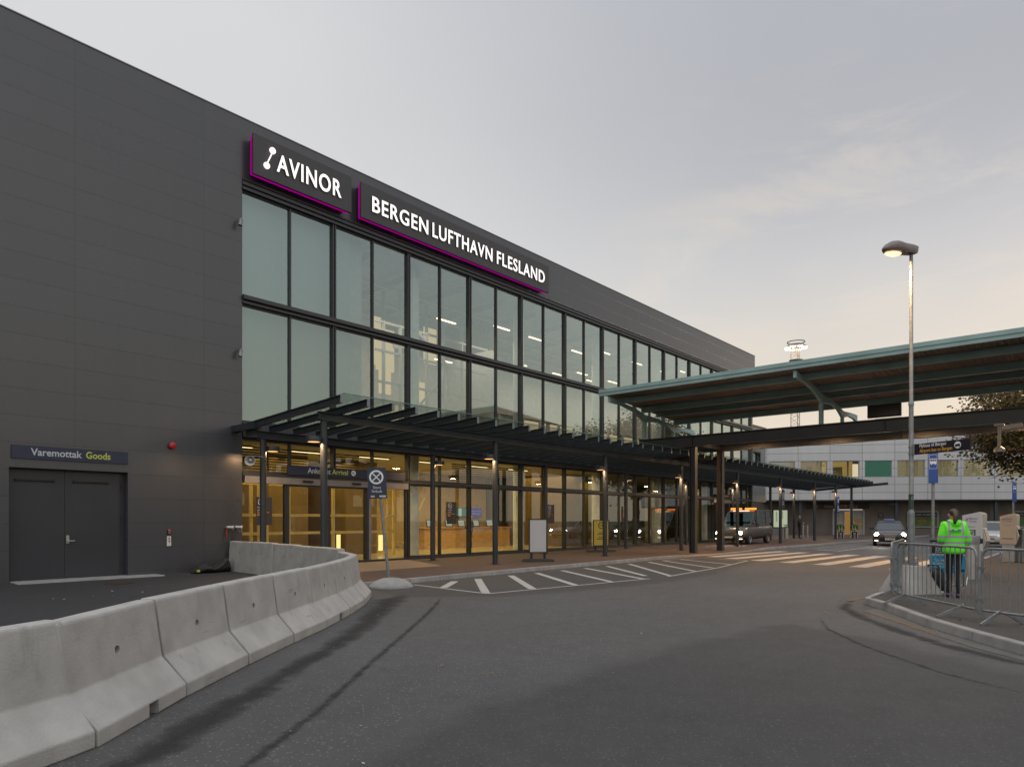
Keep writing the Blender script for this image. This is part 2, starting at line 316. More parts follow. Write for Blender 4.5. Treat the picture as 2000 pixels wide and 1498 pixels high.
M_gtext = mat('grey_white_lettering', (0.50, 0.53, 0.58), 0.5, var=0.02)
M_ytext = mat('lime_lettering', (0.50, 0.55, 0.10), 0.5, var=0.02)
M_otext = mat('amber_lettering', (0.72, 0.42, 0.06), 0.5, var=0.02)
M_otext2 = mat('orange_lettering', (0.75, 0.33, 0.08), 0.5, var=0.02)
M_red = mat('red_plastic', (0.50, 0.02, 0.02), 0.35)
M_rubber = mat('black_rubber', (0.02, 0.02, 0.02), 0.8)
M_alu = mat('brushed_aluminium', (0.50, 0.50, 0.49), 0.35, metal=0.8)
M_whitep = mat('white_plastic', (0.62, 0.62, 0.60), 0.45)
M_paint = worn('worn_white_road_paint', (0.41, 0.40, 0.375), scale=22, lo=0.47, hi=0.53)
M_concrete = None
def conc(name, c, c2):
    m = mat(name, c, 0.85, var=0.14, scale=3.2, bump=0.35, bscale=45, c2=c2, seed=True, spec=0.25)
    nt = m.node_tree; N = nt.nodes.new; L = nt.links.new; bs = nt.nodes['Principled BSDF']; src = bs.inputs['Base Color'].links[0].from_socket
    tc = N('ShaderNodeTexCoord'); oi = N('ShaderNodeObjectInfo'); sc = N('ShaderNodeMath'); sc.operation = 'MULTIPLY'; sc.inputs[1].default_value = 53; L(oi.outputs['Random'], sc.inputs[0])
    def streak(scale3, s, a, b, amt, colr, src):
        mp = N('ShaderNodeMapping'); mp.inputs['Scale'].default_value = scale3; L(tc.outputs['Object'], mp.inputs[0]); L(sc.outputs[0], mp.inputs['Location'])
        nz = N('ShaderNodeTexNoise'); nz.inputs['Scale'].default_value = s; nz.inputs['Detail'].default_value = 7; nz.inputs['Roughness'].default_value = 0.65; L(mp.outputs[0], nz.inputs[0])
        mr = N('ShaderNodeMapRange'); mr.interpolation_type = 'SMOOTHSTEP'; L(nz.outputs[0], mr.inputs[0]); mr.inputs[1].default_value = a; mr.inputs[2].default_value = b; mr.inputs[4].default_value = amt
        mx = N('ShaderNodeMix'); mx.data_type = 'RGBA'; L(mr.outputs[0], mx.inputs[0]); L(src, mx.inputs[6]); mx.inputs[7].default_value = (*colr, 1); return mx.outputs[2]
    src = streak((1, 1, 0.10), 5.0, 0.56, 0.70, 0.30, (0.15, 0.15, 0.14), src)      # run-down streaks
    src = streak((1, 1, 1.6), 2.2, 0.58, 0.76, 0.22, (0.17, 0.17, 0.165), src)      # damp blotches
    src = streak((1, 1, 1), 46.0, 0.69, 0.73, 0.6, (0.09, 0.09, 0.085), src)        # blow holes
    src = streak((0.14, 1, 1.3), 8.0, 0.63, 0.70, 0.40, (0.13, 0.128, 0.12), src)    # long scrapes
    src = streak((1, 1, 0.25), 9.0, 0.69, 0.74, 0.45, (0.26, 0.17, 0.10), src)      # a little rust
    L(src, bs.inputs['Base Color']); return m
M_conc = conc('weathered_concrete', (0.40, 0.385, 0.36), (0.455, 0.44, 0.415))
M_conc2 = conc('plain_concrete', (0.30, 0.305, 0.295), (0.36, 0.36, 0.35))
M_kerb = conc('granite_kerb', (0.25, 0.245, 0.235), (0.32, 0.31, 0.30))
A_road = asphalt('coarse_old_asphalt', (0.079, 0.0775, 0.076), (0.25, 0.245, 0.235), 0.55)
A_new = asphalt('smooth_dark_asphalt', (0.053, 0.0525, 0.052), (0.17, 0.165, 0.16), 0.38, soft=((0.079, 0.0775, 0.076), 0.55))
A_yard = asphalt('yard_asphalt', (0.040, 0.040, 0.041), (0.14, 0.14, 0.13), 0.25, seed=9)
A_walk = asphalt('red_brown_paving', (0.088, 0.058, 0.046), (0.16, 0.11, 0.085), 0.30, seed=3, rough=0.85)
A_isle = asphalt('island_asphalt', (0.050, 0.047, 0.045), (0.22, 0.18, 0.15), 0.30, seed=14)
A_patch = asphalt('entrance_paving', (0.26, 0.18, 0.13), (0.30, 0.22, 0.17), 0.2, seed=21)
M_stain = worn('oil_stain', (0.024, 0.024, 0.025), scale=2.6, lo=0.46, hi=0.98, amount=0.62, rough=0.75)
M_tyre = worn('tyre_line', (0.022, 0.022, 0.023), scale=6, lo=0.60, hi=1.05, amount=0.6, rough=0.75)
G_up = glass('coated_upper_glass', 0.235, 0.95, (0.78, 0.84, 0.81), gloss=(0.77, 0.93, 0.91), power=2.2, wave=0.02)
G_low = glass('clear_lower_glass', 0.10, 0.66, (0.86, 0.86, 0.78), power=2.6, wave=0.02)
G_can = glass('canopy_glass', 0.06, 0.5, (0.80, 0.88, 0.85), power=3.0)
E_lamp = emit('warm_tube_light', (1.0, 0.74, 0.50), 3.6)
E_down = emit('canopy_lamp_light', (1.0, 0.50, 0.21), 1.7)
E_street = emit('sodium_lamp_light', (1.0, 0.60, 0.28), 2.6)
E_letter = emit('lit_sign_letters', (1.0, 0.93, 0.90), 1.35)
E_mag = emit('magenta_led', (0.40, 0.0, 0.25), 0.75)
E_head = emit('headlamp_light', (1.0, 0.86, 0.66), 60.0)
E_amber = emit('amber_beacon_light', (1.0, 0.24, 0.03), 2.5)
E_tail = emit('red_tail_light', (1.0, 0.03, 0.02), 2.0)
E_poster = emit('backlit_poster', (0.72, 0.80, 0.55), 0.55)
E_exit = emit('exit_sign_light', (0.05, 0.9, 0.25), 0.6)
E_warm = emit('lit_room_window', (0.95, 0.72, 0.46), 0.80)

# ---------------------------------------------------------------- ground
def edge_attr(o, vals):
    a = o.data.attributes.new('edge', 'FLOAT', 'POINT')
    for i, v in enumerate(vals): a.data[i].value = v
def strip(name, pts, w, m, z=0.004, parent=None, kind='structure', ends=True):
    """flat ribbon along pts; vertex attribute edge = 1 on the centre line, 0 on its rims"""
    P = [Vector((p[0], p[1], z)) for p in pts]; b = B(); vals = []; vs = []
    ww = w if isinstance(w, (list, tuple)) else [w] * len(P)
    for i, p in enumerate(P):
        d = ((P[i + 1] if i + 1 < len(P) else p) - (P[i - 1] if i else p)).normalized(); n = Vector((-d.y, d.x, 0)) * ww[i] / 2
        vs += [p - n, p, p + n]; e = 0.0 if (ends and i in (0, len(P) - 1)) else 1.0; vals += [0, e, 0]
    fs = []
    for i in range(len(P) - 1): k = i * 3; fs += [[k, k + 3, k + 4, k + 1], [k + 1, k + 4, k + 5, k + 2]]
    b.add(vs, [f[::-1] for f in fs]); o = b.build(name, m, parent); edge_attr(o, vals)
    if kind and parent is None: o['kind'] = kind
    return o
struct('road', B().quad((-400, -400, 0), (400, -400, 0), (400, 400, 0), (-400, 400, 0)), A_road)
# pavement along the facade, with its kerb
kerb_line = [(9.6, -6.35), (11.2, -6.3), (15.4, -6.15), (20, -6.1), (26, -6.1), (30, -6.05), (37, -6.05), (44, -6.3), (50, -6.45), (57, -6.6), (75, -6.9)]
def kh(x):          # kerb height: dropped at the crossing
    t = max(0.0, 1 - abs(x - 31.0) / 5.0); return 0.12 - 0.085 * min(1, t * 1.6)
fine_k = []
for i in range(len(kerb_line) - 1):
    a, c = Vector(kerb_line[i]), Vector(kerb_line[i + 1]); n = max(1, int((c - a).length / 1.0))
    fine_k += [a.lerp(c, t / n) for t in range(n)]
fine_k.append(Vector(kerb_line[-1]))
b = B(); vs = []
for p in fine_k: vs += [(p.x, 30, 0.115), (p.x, -4.4, 0.115), (p.x, p.y + 0.16, kh(p.x) - 0.004)]
fs = [[i * 3 + j, (i + 1) * 3 + j, (i + 1) * 3 + j + 1, i * 3 + j + 1] for i in range(len(fine_k) - 1) for j in (0, 1)]
struct('pavement', b.add(vs, [f[::-1] for f in fs]), A_walk)
b = B()
for i in range(len(fine_k) - 1):
    p, q = fine_k[i], fine_k[i + 1]; g = 0.006; d = (q - p).normalized() * g
    p = p + d; q = q - d
    for (s, z0) in ((p, 0),): pass
    b.hexa([(p.x, p.y, 0), (q.x, q.y, 0), (q.x, q.y + 0.17, 0), (p.x, p.y + 0.17, 0), (p.x, p.y + 0.03, kh(p.x)), (q.x, q.y + 0.03, kh(q.x)), (q.x, q.y + 0.17, kh(q.x)), (p.x, p.y + 0.17, kh(p.x))])
struct('kerb', b, M_kerb, bevel=0.015)
# goods yard behind the barriers, slopes gently up to the wall
struct('yard', B().add([(-60, -0.02, 0.108), (9.6, -0.02, 0.108), (9.6, -2.5, 0.075), (9.6, -6.6, 0.008), (7.8, -8.6, 0.008), (4.4, -11.6, 0.008), (1.2, -14.2, 0.008), (-60, -22, 0.008), (-60, -2.5, 0.075)],
    [[0, 8, 2, 1], [8, 7, 6, 5, 4, 3, 2]]), A_yard)
# darker resurfaced strips of the road
def soft_sheet(name, pts, m, z, inset):
    P = [Vector(p) for p in pts]; n = len(P); ar = sum(P[i].x * P[(i + 1) % n].y - P[(i + 1) % n].x * P[i].y for i in range(n)); Q = []
    for i in range(n):
        d = (P[(i + 1) % n] - P[i - 1]).normalized(); nn = Vector((-d.y, d.x)) * (1 if ar > 0 else -1); Q.append(P[i] + nn * inset)
    b = B(); b.add([(p.x, p.y, z) for p in P + Q], [[i, (i + 1) % n, n + (i + 1) % n, n + i] for i in range(n)] + [list(range(n, 2 * n))]); o = b.build(name, m)
    edge_attr(o, [0.0] * n + [1.0] * n); o['kind'] = 'structure'
    for p in o.data.polygons:
        if p.normal.z < 0: p.flip()
    return o
def sheet(name, pts, m, z): return struct(name, B().quad(*[(x, y, z) for x, y in pts]), m)
soft_sheet('road_patch', [(9.0, -8.4), (10.6, -10.0), (12.5, -10.5), (16.3, -11.0), (19, -10.8), (22, -10.2), (26.5, -9.4), (27.2, -6.02), (20, -6.08), (15.4, -6.13), (11.2, -6.28), (9.7, -6.4)], A_new, 0.0032, 0.25)
strip('road_seam', [(9.1, -8.9), (10.6, -10.02), (12.5, -10.52), (16.3, -11.02), (19, -10.82), (22, -10.22), (26.5, -9.42)], 0.06, M_tyre, 0.0055)
soft_sheet('road_overlay', [(2.0, -15.7), (3.2, -15.25), (4.4, -15.0), (6.0, -14.95), (8.2, -15.0), (10.0, -15.25), (11.0, -15.7), (10.4, -17.2), (9.2, -18.7), (8.4, -20.8), (8, -40), (-30, -40), (-6, -20)], A_new, 0.0028, 0.85)
# stains along the barriers and tyre lines
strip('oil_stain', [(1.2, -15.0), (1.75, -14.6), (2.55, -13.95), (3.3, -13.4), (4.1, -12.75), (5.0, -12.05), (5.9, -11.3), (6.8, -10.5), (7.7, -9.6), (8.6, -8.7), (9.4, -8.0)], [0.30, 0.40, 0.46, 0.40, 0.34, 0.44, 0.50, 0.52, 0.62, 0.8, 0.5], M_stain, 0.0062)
strip('tyre_line', [(1.6, -15.9), (2.2, -15.2), (3.23, -14.44), (4.61, -13.3), (5.6, -12.5), (6.51, -11.77), (7.7, -10.8), (8.8, -9.85), (9.8, -8.9)], 0.17, M_tyre, 0.0068)
strip('tyre_line', [(14.9, -15.45), (13.2, -15.85), (12.2, -16.35), (11.1, -17.1), (10.2, -17.8), (9.5, -18.6), (9.0, -19.6)], 0.30, M_stain, 0.0066)
strip('tyre_line', [(12.0, -15.7), (10.5, -16.35), (9.4, -17.1), (8.3, -18.1), (7.6, -19.2)], 0.14, M_tyre, 0.0066)
M_lamplight = worn('lamplight_streak', (0.24, 0.17, 0.11), scale=6, lo=0.66, hi=0.95, amount=0.65)  # tan ribbons paint patches of orange lamp light onto the road
strip('lamplight_streak', [(14.0, -15.55), (14.5, -15.6), (15.2, -15.66), (16.2, -15.72)], 0.34, M_lamplight, 0.0058)
strip('lamplight_streak', [(13.4, -15.75), (12.6, -16.55), (11.3, -17.45), (10.4, -18.1)], 0.32, M_lamplight, 0.0058)
strip('lamplight_streak', [(12.9, -15.35), (12.3, -15.8), (11.7, -16.2)], 0.16, M_lamplight, 0.0058)
# markings
def marks(name, segs, w, z=0.0072):
    b = B(); vals = []
    for (x0, y0, x1, y1, *ww) in segs:
        p, q = Vector((x0, y0, z)), Vector((x1, y1, z)); d = (q - p).normalized(); n = Vector((-d.y, d.x, 0)) * (ww[0] if ww else w) / 2
        b.quad(p - n, q - n, q + n, p + n); vals += [1, 1, 1, 1]
    o = b.build(name, M_paint); edge_attr(o, [0.28] * len(vals)); o['kind'] = 'structure'; return o
K = -6.42
hatch = [(11.0, -6.65, 10.7, -9.38), (10.7, -9.38, 16.3, -10.14), (17.2, -10.18, 21.5, -9.75), (21.5, -9.75, 25.9, -8.95), (25.9, -8.95, 26.3, -6.9), (26.3, -6.9, 23.9, -6.35)]
hatch += [(12.3, -6.75, 10.95, -7.75, 0.19), (13.2, -6.7, 10.75, -9.3, 0.19), (14.6, -6.65, 12.1, -9.5, 0.19), (15.8, -6.62, 13.5, -9.7, 0.18), (17.1, -6.58, 14.8, -9.9, 0.16), (18.4, -6.55, 16.1, -10.05, 0.16), (19.7, -6.55, 17.0, -9.6, 0.16), (21.2, -6.5, 17.5, -10.1, 0.15),
          (22.6, -6.5, 19.5, -9.9, 0.15), (23.7, -6.5, 21.2, -9.7, 0.14), (24.9, -6.6, 23.3, -9.4, 0.14)]
marks('hatch_marking', hatch, 0.085)
zeb = [(27.4, -6.75, 34.6, -7.30), (26.6, -7.95, 34.1, -8.45), (26.0, -9.25, 33.6, -9.65), (25.5, -10.55, 33.2, -10.85), (25.1, -11.85, 32.9, -12.05), (24.7, -13.15, 32.6, -13.25), (24.4, -14.4, 32.3, -14.45)]
marks('zebra_crossing', zeb, 0.56)
h2 = [(36.5, -9.3, 57, -9.0), (36.5, -9.3, 38.5, -6.9)] + [(38.4 + 1.5 * i, -6.8, 37.0 + 1.5 * i, -9.25, 0.15) for i in range(13)]
marks('hatch_marking', h2, 0.12)
# traffic island
isl = [(45, -15.75), (30, -15.85), (20, -15.92), (16.4, -15.97), (14.9, -15.93), (14.05, -15.98), (13.3, -16.5), (12.4, -17.0), (11.7, -17.4), (10.75, -18.08), (9.95, -18.7), (9.3, -19.5), (9.0, -20.6), (9.0, -28), (45, -28)]
struct('island', B().quad(*[(x, y, 0.122) for x, y in isl[::-1]]), A_isle)
b = B(); pl = [Vector(p) for p in isl[:14]]; cpath = []
for i in range(len(pl) - 1):
    n = max(1, int((pl[i + 1] - pl[i]).length / 0.95)); cpath += [pl[i].lerp(pl[i + 1], t / n) for t in range(n)]
cpath.append(pl[-1])
for i in range(len(cpath) - 1):
    p, q = cpath[i], cpath[i + 1]; d = (q - p).normalized(); n = Vector((d.y, -d.x)); p = p + d * 0.004; q = q - d * 0.004
    o1, o2, i1, i2 = p - n * 0.0, q - n * 0.0, p - n * 0.16, q - n * 0.16
    if (Vector((25, -22)) - p).dot(n) < 0: pass
    out = -n if (Vector((25, -22)) - p).dot(n) > 0 else n
    a0, a1 = p + out * 0.03, q + out * 0.03; c0, c1 = p - out * 0.14, q - out * 0.14; e0, e1 = p + out * 0.005, q + out * 0.005
    h = 0.132
    b.hexa([(a0.x, a0.y, 0), (a1.x, a1.y, 0), (c1.x, c1.y, 0), (c0.x, c0.y, 0), (e0.x, e0.y, h), (e1.x, e1.y, h), (c1.x, c1.y, h), (c0.x, c0.y, h)])
struct('kerb', b, M_kerb, bevel=0.018)
sheet('entrance_paving', [(10.3, -0.05), (16.4, -0.05), (15.0, -3.4), (10.3, -3.6)], A_patch, 0.1195)
sheet('gutter', [(13.6, -16.35), (11.9, -17.55), (10.6, -18.35), (9.7, -19.1), (9.35, -18.95), (10.25, -18.1), (11.6, -17.2), (13.0, -16.2)], asphalt('gutter_concrete', (0.105, 0.105, 0.098), (0.18, 0.18, 0.17), 0.2, seed=31), 0.0048)
# fallen leaves and bits of paper on the ground
b = B()
for i in range(170):
    if i < 90: x, y, z = rnd.uniform(2, 27), rnd.uniform(-16, -6.8), 0.012
    elif i < 120: x, y, z = rnd.uniform(4, 9), rnd.uniform(-6, -0.6), 0.115
    else: x, y, z = rnd.uniform(11, 26), rnd.uniform(-19, -16.6), 0.135
    if z < 0.05 and x < 9.5 and y > -15.5 + (x - 0.5) * 0.86: continue
    if z > 0.13 and y < -18 and x < 12: continue
    a = rnd.uniform(0, 6.28); s = rnd.uniform(0.012, 0.03); b.mi = 0 if rnd.random() < 0.6 else 1
    u, v = Vector((math.cos(a), math.sin(a), rnd.uniform(-.3, .3))) * s, Vector((-math.sin(a), math.cos(a), rnd.uniform(-.3, .3))) * s * 0.6
    c = Vector((x, y, z)); b.quad(c - u, c - v, c + u, c + v)
tag(b.build('fallen_leaves', [mat('dry_leaf', (0.22, 0.11, 0.05), 0.8, var=0.5), mat('paper_scrap', (0.36, 0.36, 0.36), 0.8)]), 'dry leaves and paper scraps scattered on the asphalt', 'leaf litter', kind='stuff')

# ---------------------------------------------------------------- terminal building
S0, PIT = 10.06, 3.227
SK = [S0 + PIT * k for k in range(13)]                     # main mullions
term = thing('terminal_building', 'dark panelled airport terminal with long glass front and lit hall inside', 'building', (29, 6, 0))
def tb(name, b, m, par=None, **k): return b.build(name, m, par or term, world=True, **k)
b = B()
b.box(-40, 4.33, 0, 0.35, 0, 13.53).box(4.33, 6.91, 0, 0.35, 2.83, 13.53).box(6.91, 10.06, 0, 0.35, 0, 13.53).box(10.06, 49.4, 0, 0.35, 11.76, 13.53)
b.box(48.9, 49.4, 0.352, 0.7, 0, 13.53)
wall = B(); wall.v, wall.f, wall.m = b.v, b.f, b.m
wo = wall.build('wall', M_wall, term)                      # kept in metres of the wall plane for its panel joints
wo.location = (-29, -6, 0)
tb('roof', B().box(-40, 49.4, 0.352, 30, 13.3, 13.50), M_steel)
tb('rear_wall', B().box(-40, 49.4, 15.0, 15.3, 0, 13.3).box(49.0, 49.4, 0.71, 15, 0, 13.3), M_steel)
tb('coping', B().box(-40, 49.43, -0.02, 0.36, 13.532, 13.56), M_headgrey)
# goods doors
def leaf(x0, x1, handle):
    l = tb('door', B().box(x0, x1, 0.22, 0.27, 0.13, 2.79), M_doorp, bevel=0.004)
    return l
M_doorp = mat('door_paint', (0.034, 0.037, 0.044), 0.4, var=0.1, scale=1.5)
d1 = leaf(4.37, 5.525, 0); d2 = leaf(5.53, 6.80, 1)
for d, x0, x1 in ((d1, 4.52, 5.28), (d2, 5.74, 6.49)): tb('door_closer', B().bar((x0, 0.19, 2.55), (x1, 0.19, 2.55), 0.04, 0.045).box(x0 - 0.03, x0 + 0.03, 0.165, 0.222, 2.52, 2.58).box(x1 - 0.03, x1 + 0.03, 0.165, 0.222, 2.52, 2.58), M_black, d, bevel=0.006)
tb('handle', B().box(5.56, 5.625, 0.205, 0.219, 1.0, 1.2).cyl((5.59, 0.205, 1.06), (5.59, 0.15, 1.06), 0.011).cyl((5.585, 0.155, 1.06), (5.73, 0.155, 1.06), 0.011).disc((5.592, 0.202, 1.15), (0, -1, 0), 0.018), M_alu, d2)
tb('hinge', B().cyl((6.815, 0.20, 2.35), (6.815, 0.20, 2.5), 0.014).cyl((6.815, 0.20, 1.55), (6.815, 0.20, 1.7), 0.014).cyl((6.815, 0.20, 0.4), (6.815, 0.20, 0.55), 0.014), M_frame, d2)
tb('door_frame', B().box(4.332, 4.367, 0.16, 0.3, 0.11, 2.828).box(6.803, 6.908, 0.22, 0.3, 0.11, 2.828).box(4.368, 6.802, 0.2, 0.3, 2.792, 2.828), M_doorp)
tag(B().box(4.36, 7.6, -0.62, 0.2, 0.0, 0.128).build('door_step', M_conc2, bevel=0.01), 'pale concrete slab on the ground before the goods door', 'step')
# window bays: two upper storeys, two ground storeys
M_back = mat('pale_green_backing', (0.26, 0.33, 0.32), 0.8, var=0.03)
def bay(k, z0, z1, glassm, y=0.10, major=0.135, minor=0.055, name='window'):
    x0, x1 = SK[k], SK[k] + PIT; xm = (x0 + x1) / 2; a, c = x0 + (major / 2 if k else 0.03), x1 - major / 2; m = minor / 2
    w = tb(name, B().quad((a, y, z0), (xm - m, y, z0), (xm - m, y, z1), (a, y, z1)).quad((xm + m, y, z0), (c, y, z0), (c, y, z1), (xm + m, y, z1)), glassm)
    f = B()
    if k: f.box(x0 - major / 2, x0 - 0.018, 0.0, 0.2, z0, z1).box(x0 + 0.018, x0 + major / 2, 0.0, 0.2, z0, z1).box(x0 - 0.018, x0 + 0.018, 0.04, 0.19, z0, z1)
    f.box(xm - m, xm + m, 0.03, 0.18, z0, z1)
    for p, q in ((a, xm - m), (xm + m, c)): f.box(p, q, 0.06, 0.15, z0, z0 + 0.06).box(p, q, 0.06, 0.15, z1 - 0.06, z1)
    tb('frame', f, M_frame, w); return w
Z_SILL, Z_T0, Z_T1, Z_HEAD = 4.50, 8.03, 8.27, 11.42
for k in range(12):
    bay(k, Z_SILL, Z_T0, G_up); bay(k, Z_T1, Z_HEAD, G_up)
XE = SK[12]
tb('end_mullion', B().box(XE - 0.095, XE + 0.11, -0.035, 0.2, 0.12, Z_HEAD), M_frame)
def hband(name, z0, z1, bands): 
    f = B()
    for (a, c, y) in bands: f.box(S0 - 0.0, 48.9, y, 0.22, a, c)
    return tb(name, f, M_frame)
hband('transom', 0, 0, [(8.032, 8.09, -0.05), (8.092, 8.15, 0.0), (8.152, 8.268, -0.11)])
hband('head_frame', 0, 0, [(11.422, 11.50, -0.05), (11.502, 11.56, 0.02), (11.562, 11.66, -0.045), (11.662, 11.70, 0.03), (11.702, 11.757, -0.03)])
hband('floor_band', 0, 0, [(4.06, 4.498, -0.06), (4.03, 4.058, 0.0)])
tb('base_sill', B().box(S0, 48.9, -0.02, 0.2, 0.10, 0.19), M_frame)
ZT = 2.95
doors_bays = (0, 1, 8, 10)                                # bays with sliding entrance doors
for k in range(12):
    bay(k, ZT + 0.05, 4.028, G_low, major=0.10, minor=0.05, name='clerestory_window')
    if k >= 2 and k not in (10,): bay(k, 0.192, ZT - 0.05, G_low, major=0.10, minor=0.05, name='shop_window')
tb('low_transom', B().box(S0, 48.9, -0.03, 0.2, ZT - 0.048, ZT + 0.048), M_frame)
def entrance(x0, x1, dl, dr):
    tb('door_header', B().box(x0, x1, -0.045, 0.22, 2.70, ZT - 0.05), M_headgrey)
    e = tb('sliding_door', B().quad((dl, 0.13, 0.2), (dr, 0.13, 0.2), (dr, 0.13, 2.64), (dl, 0.13, 2.64)), G_low)
    f = B(); xm = (dl + dr) / 2
    f.box(dl - 0.09, dl, 0.0, 0.2, 0.12, 2.698).box(dr, dr + 0.09, 0.0, 0.2, 0.12, 2.698).box(dl, dr, 0.02, 0.2, 2.64, 2.698).box(xm - 0.06, xm + 0.06, 0.06, 0.16, 0.19, 2.64)
    tb('frame', f, M_frame, e)
    for a, c in ((x0, dl - 0.09), (dr + 0.09, x1)):
        if c - a > 0.3:
            w = tb('side_window', B().quad((a, 0.1, 0.2), (c, 0.1, 0.2), (c, 0.1, 2.698), (a, 0.1, 2.698)), G_low)
            tb('frame', B().box(c - 0.05, c, 0.02, 0.16, 0.192, 2.69), M_frame, w)
entrance(10.12, 16.44, 11.62, 14.60)
entrance(42.40, 45.50, 43.0, 44.9)
tb('door_jamb', B().box(14.69, 14.79, -0.01, 0.22, 0.12, 2.698), M_headgrey)
tb('door_sensor', B().box(12.05, 12.42, -0.12, -0.047, 2.78, 2.84), M_black, bevel=0.02); tb('door_sensor', B().box(13.95, 14.30, -0.12, -0.047, 2.78, 2.84), M_black, bevel=0.02)
# interior: floors, ceilings, rear walls, columns
M_in_floor = mat('pale_terrazzo', (0.40, 0.36, 0.28), 0.25, var=0.1); M_in_wall = mat('cream_wall', (0.50, 0.44, 0.32), 0.7); M_in_ceil = mat('cream_ceiling', (0.55, 0.52, 0.45), 0.7)
M_in_grey = mat('grey_wall', (0.34, 0.35, 0.36), 0.6); M_wood = mat('blond_wood', (0.48, 0.30, 0.13), 0.5, var=0.25, scale=3, stretch=(1, 1, 8)); M_colm = mat('white_column_paint', (0.55, 0.60, 0.60), 0.45)
tb('hall_floor', B().box(10.2, 48.8, 0.22, 9, 0.04, 0.122), M_in_floor)
tb('hall_ceiling', B().box(10.2, 48.8, 0.24, 14.9, 4.06, 4.42), M_in_ceil)
b = B(); b.mi = 0; b.box(10.2, 16.3, 8.0, 8.2, 0.125, 4.05); b.mi = 2; b.box(29.5, 48.8, 8.0, 8.2, 0.125, 4.05); b.mi = 1; b.box(16.305, 29.495, 8.3, 8.5, 0.125, 4.05); tb('hall_wall', b, [M_in_wall, mat('ochre_wall', (0.40, 0.30, 0.16), 0.7), mat('dimmed_olive_wall', (0.085, 0.085, 0.065), 0.7)])  # far stretch has its dimness put into a dark wall colour
tb('upper_ceiling', B().box(10.2, 48.8, 0.24, 14.9, 11.5, 11.7), M_in_grey)
b = B(); b.box(10.3, 48.8, 7.0, 7.2, 4.43, 11.48); tb('upper_wall', b, M_in_grey)
tb('backing_panel', B().box(10.2, 14.25, 0.5, 0.6, 4.43, 11.48), M_back); tb('lift_shaft', B().box(14.25, 14.9, 0.7, 4.5, 4.43, 11.48).box(24.6, 24.9, 3.4, 6.5, 4.43, 11.48), M_in_grey)
for k, s in enumerate((17.75, 24.2, 30.65, 37.1, 43.55)):
    c = tb('column', B().cyl((s, 1.25, 0.122), (s, 1.25, 4.058), 0.26, n=24).cyl((s, 1.25, 4.425), (s, 1.25, 11.498), 0.26, n=24), M_colm, smooth=True)
# upper gallery with lit rooms behind
for x in range(8):
    a = 25.4 + x * 2.85; b = B(); b.box(a, a + 2.4, 6.95, 6.985, 4.9, 6.5)
    if x % 3 != 1: b.box(a, a + 2.4, 6.95, 6.985, 6.8, 7.55)
    tb('lit_room_window', b, E_warm)
b = B()
for y in range(3): b.box(48.55, 48.58, 0.6 + 2.1 * y, 2.3 + 2.1 * y, 4.9, 6.6).box(48.55, 48.58, 0.6 + 2.1 * y, 2.3 + 2.1 * y, 6.9, 7.6)
tb('lit_room_window', b, E_warm)
b = B()
for z in (4.6, 6.6, 7.65): b.box(25.0, 48.5, 6.75, 6.9, z, z + 0.14)
for x in range(13): b.box(25.1 + x * 1.9, 25.22 + x * 1.9, 6.74, 6.9, 4.43, 7.65)
tb('gallery_frame', b, M_in_grey)
b = B()
for x in range(14): b.bar((15.4 + 2.4 * x, 0.9, 11.2), (15.4 + 2.4 * x, 6.9, 11.2), 0.12, 0.25)
for y in (2.4, 4.2, 6.0): b.cyl((15, y, 10.9), (48.5, y, 10.9), 0.09, n=8)
tb('ceiling_services', b, M_in_grey)
b = B()
b.box(18.2, 18.75, 4.5, 4.55, 8.3, 10.4); b.box(19.3, 20.3, 5.5, 5.6, 8.4, 10.3); b.box(21.6, 22.4, 4.9, 4.95, 9.0, 10.7); b.box(18.3, 18.9, 4.0, 4.1, 7.0, 8.0); b.box(20.2, 21.3, 5.5, 5.6, 5.0, 6.9); b.box(22.0, 22.9, 5.3, 5.35, 5.0, 6.4); b.box(23.4, 24.2, 5.3, 5.4, 4.9, 6.6).box(21.7, 22.3, 5.5, 5.6, 7.2, 8.2)
tb('lift_lobby', b, emit('lift_lobby_light', (0.95, 0.68, 0.34), 0.62))
b = B()
for z in (5.9, 7.3, 8.6, 9.8): b.box(17.6, 24.4, 3.4, 3.48, z, z + 0.09)
for x in (18.0, 18.9, 20.4, 21.4, 22.6): b.box(x, x + 0.08, 3.36, 3.5, 4.43, 11.4)
b.bar((18.2, 3.3, 5.0), (21.6, 3.3, 8.2), 0.06, 0.1).bar((21.8, 3.3, 8.5), (18.5, 3.3, 10.6), 0.06, 0.1).bar((19.2, 4.2, 9.2), (21.2, 4.2, 9.6), 0.12, 0.2)
tb('lift_frame', b, M_in_grey)
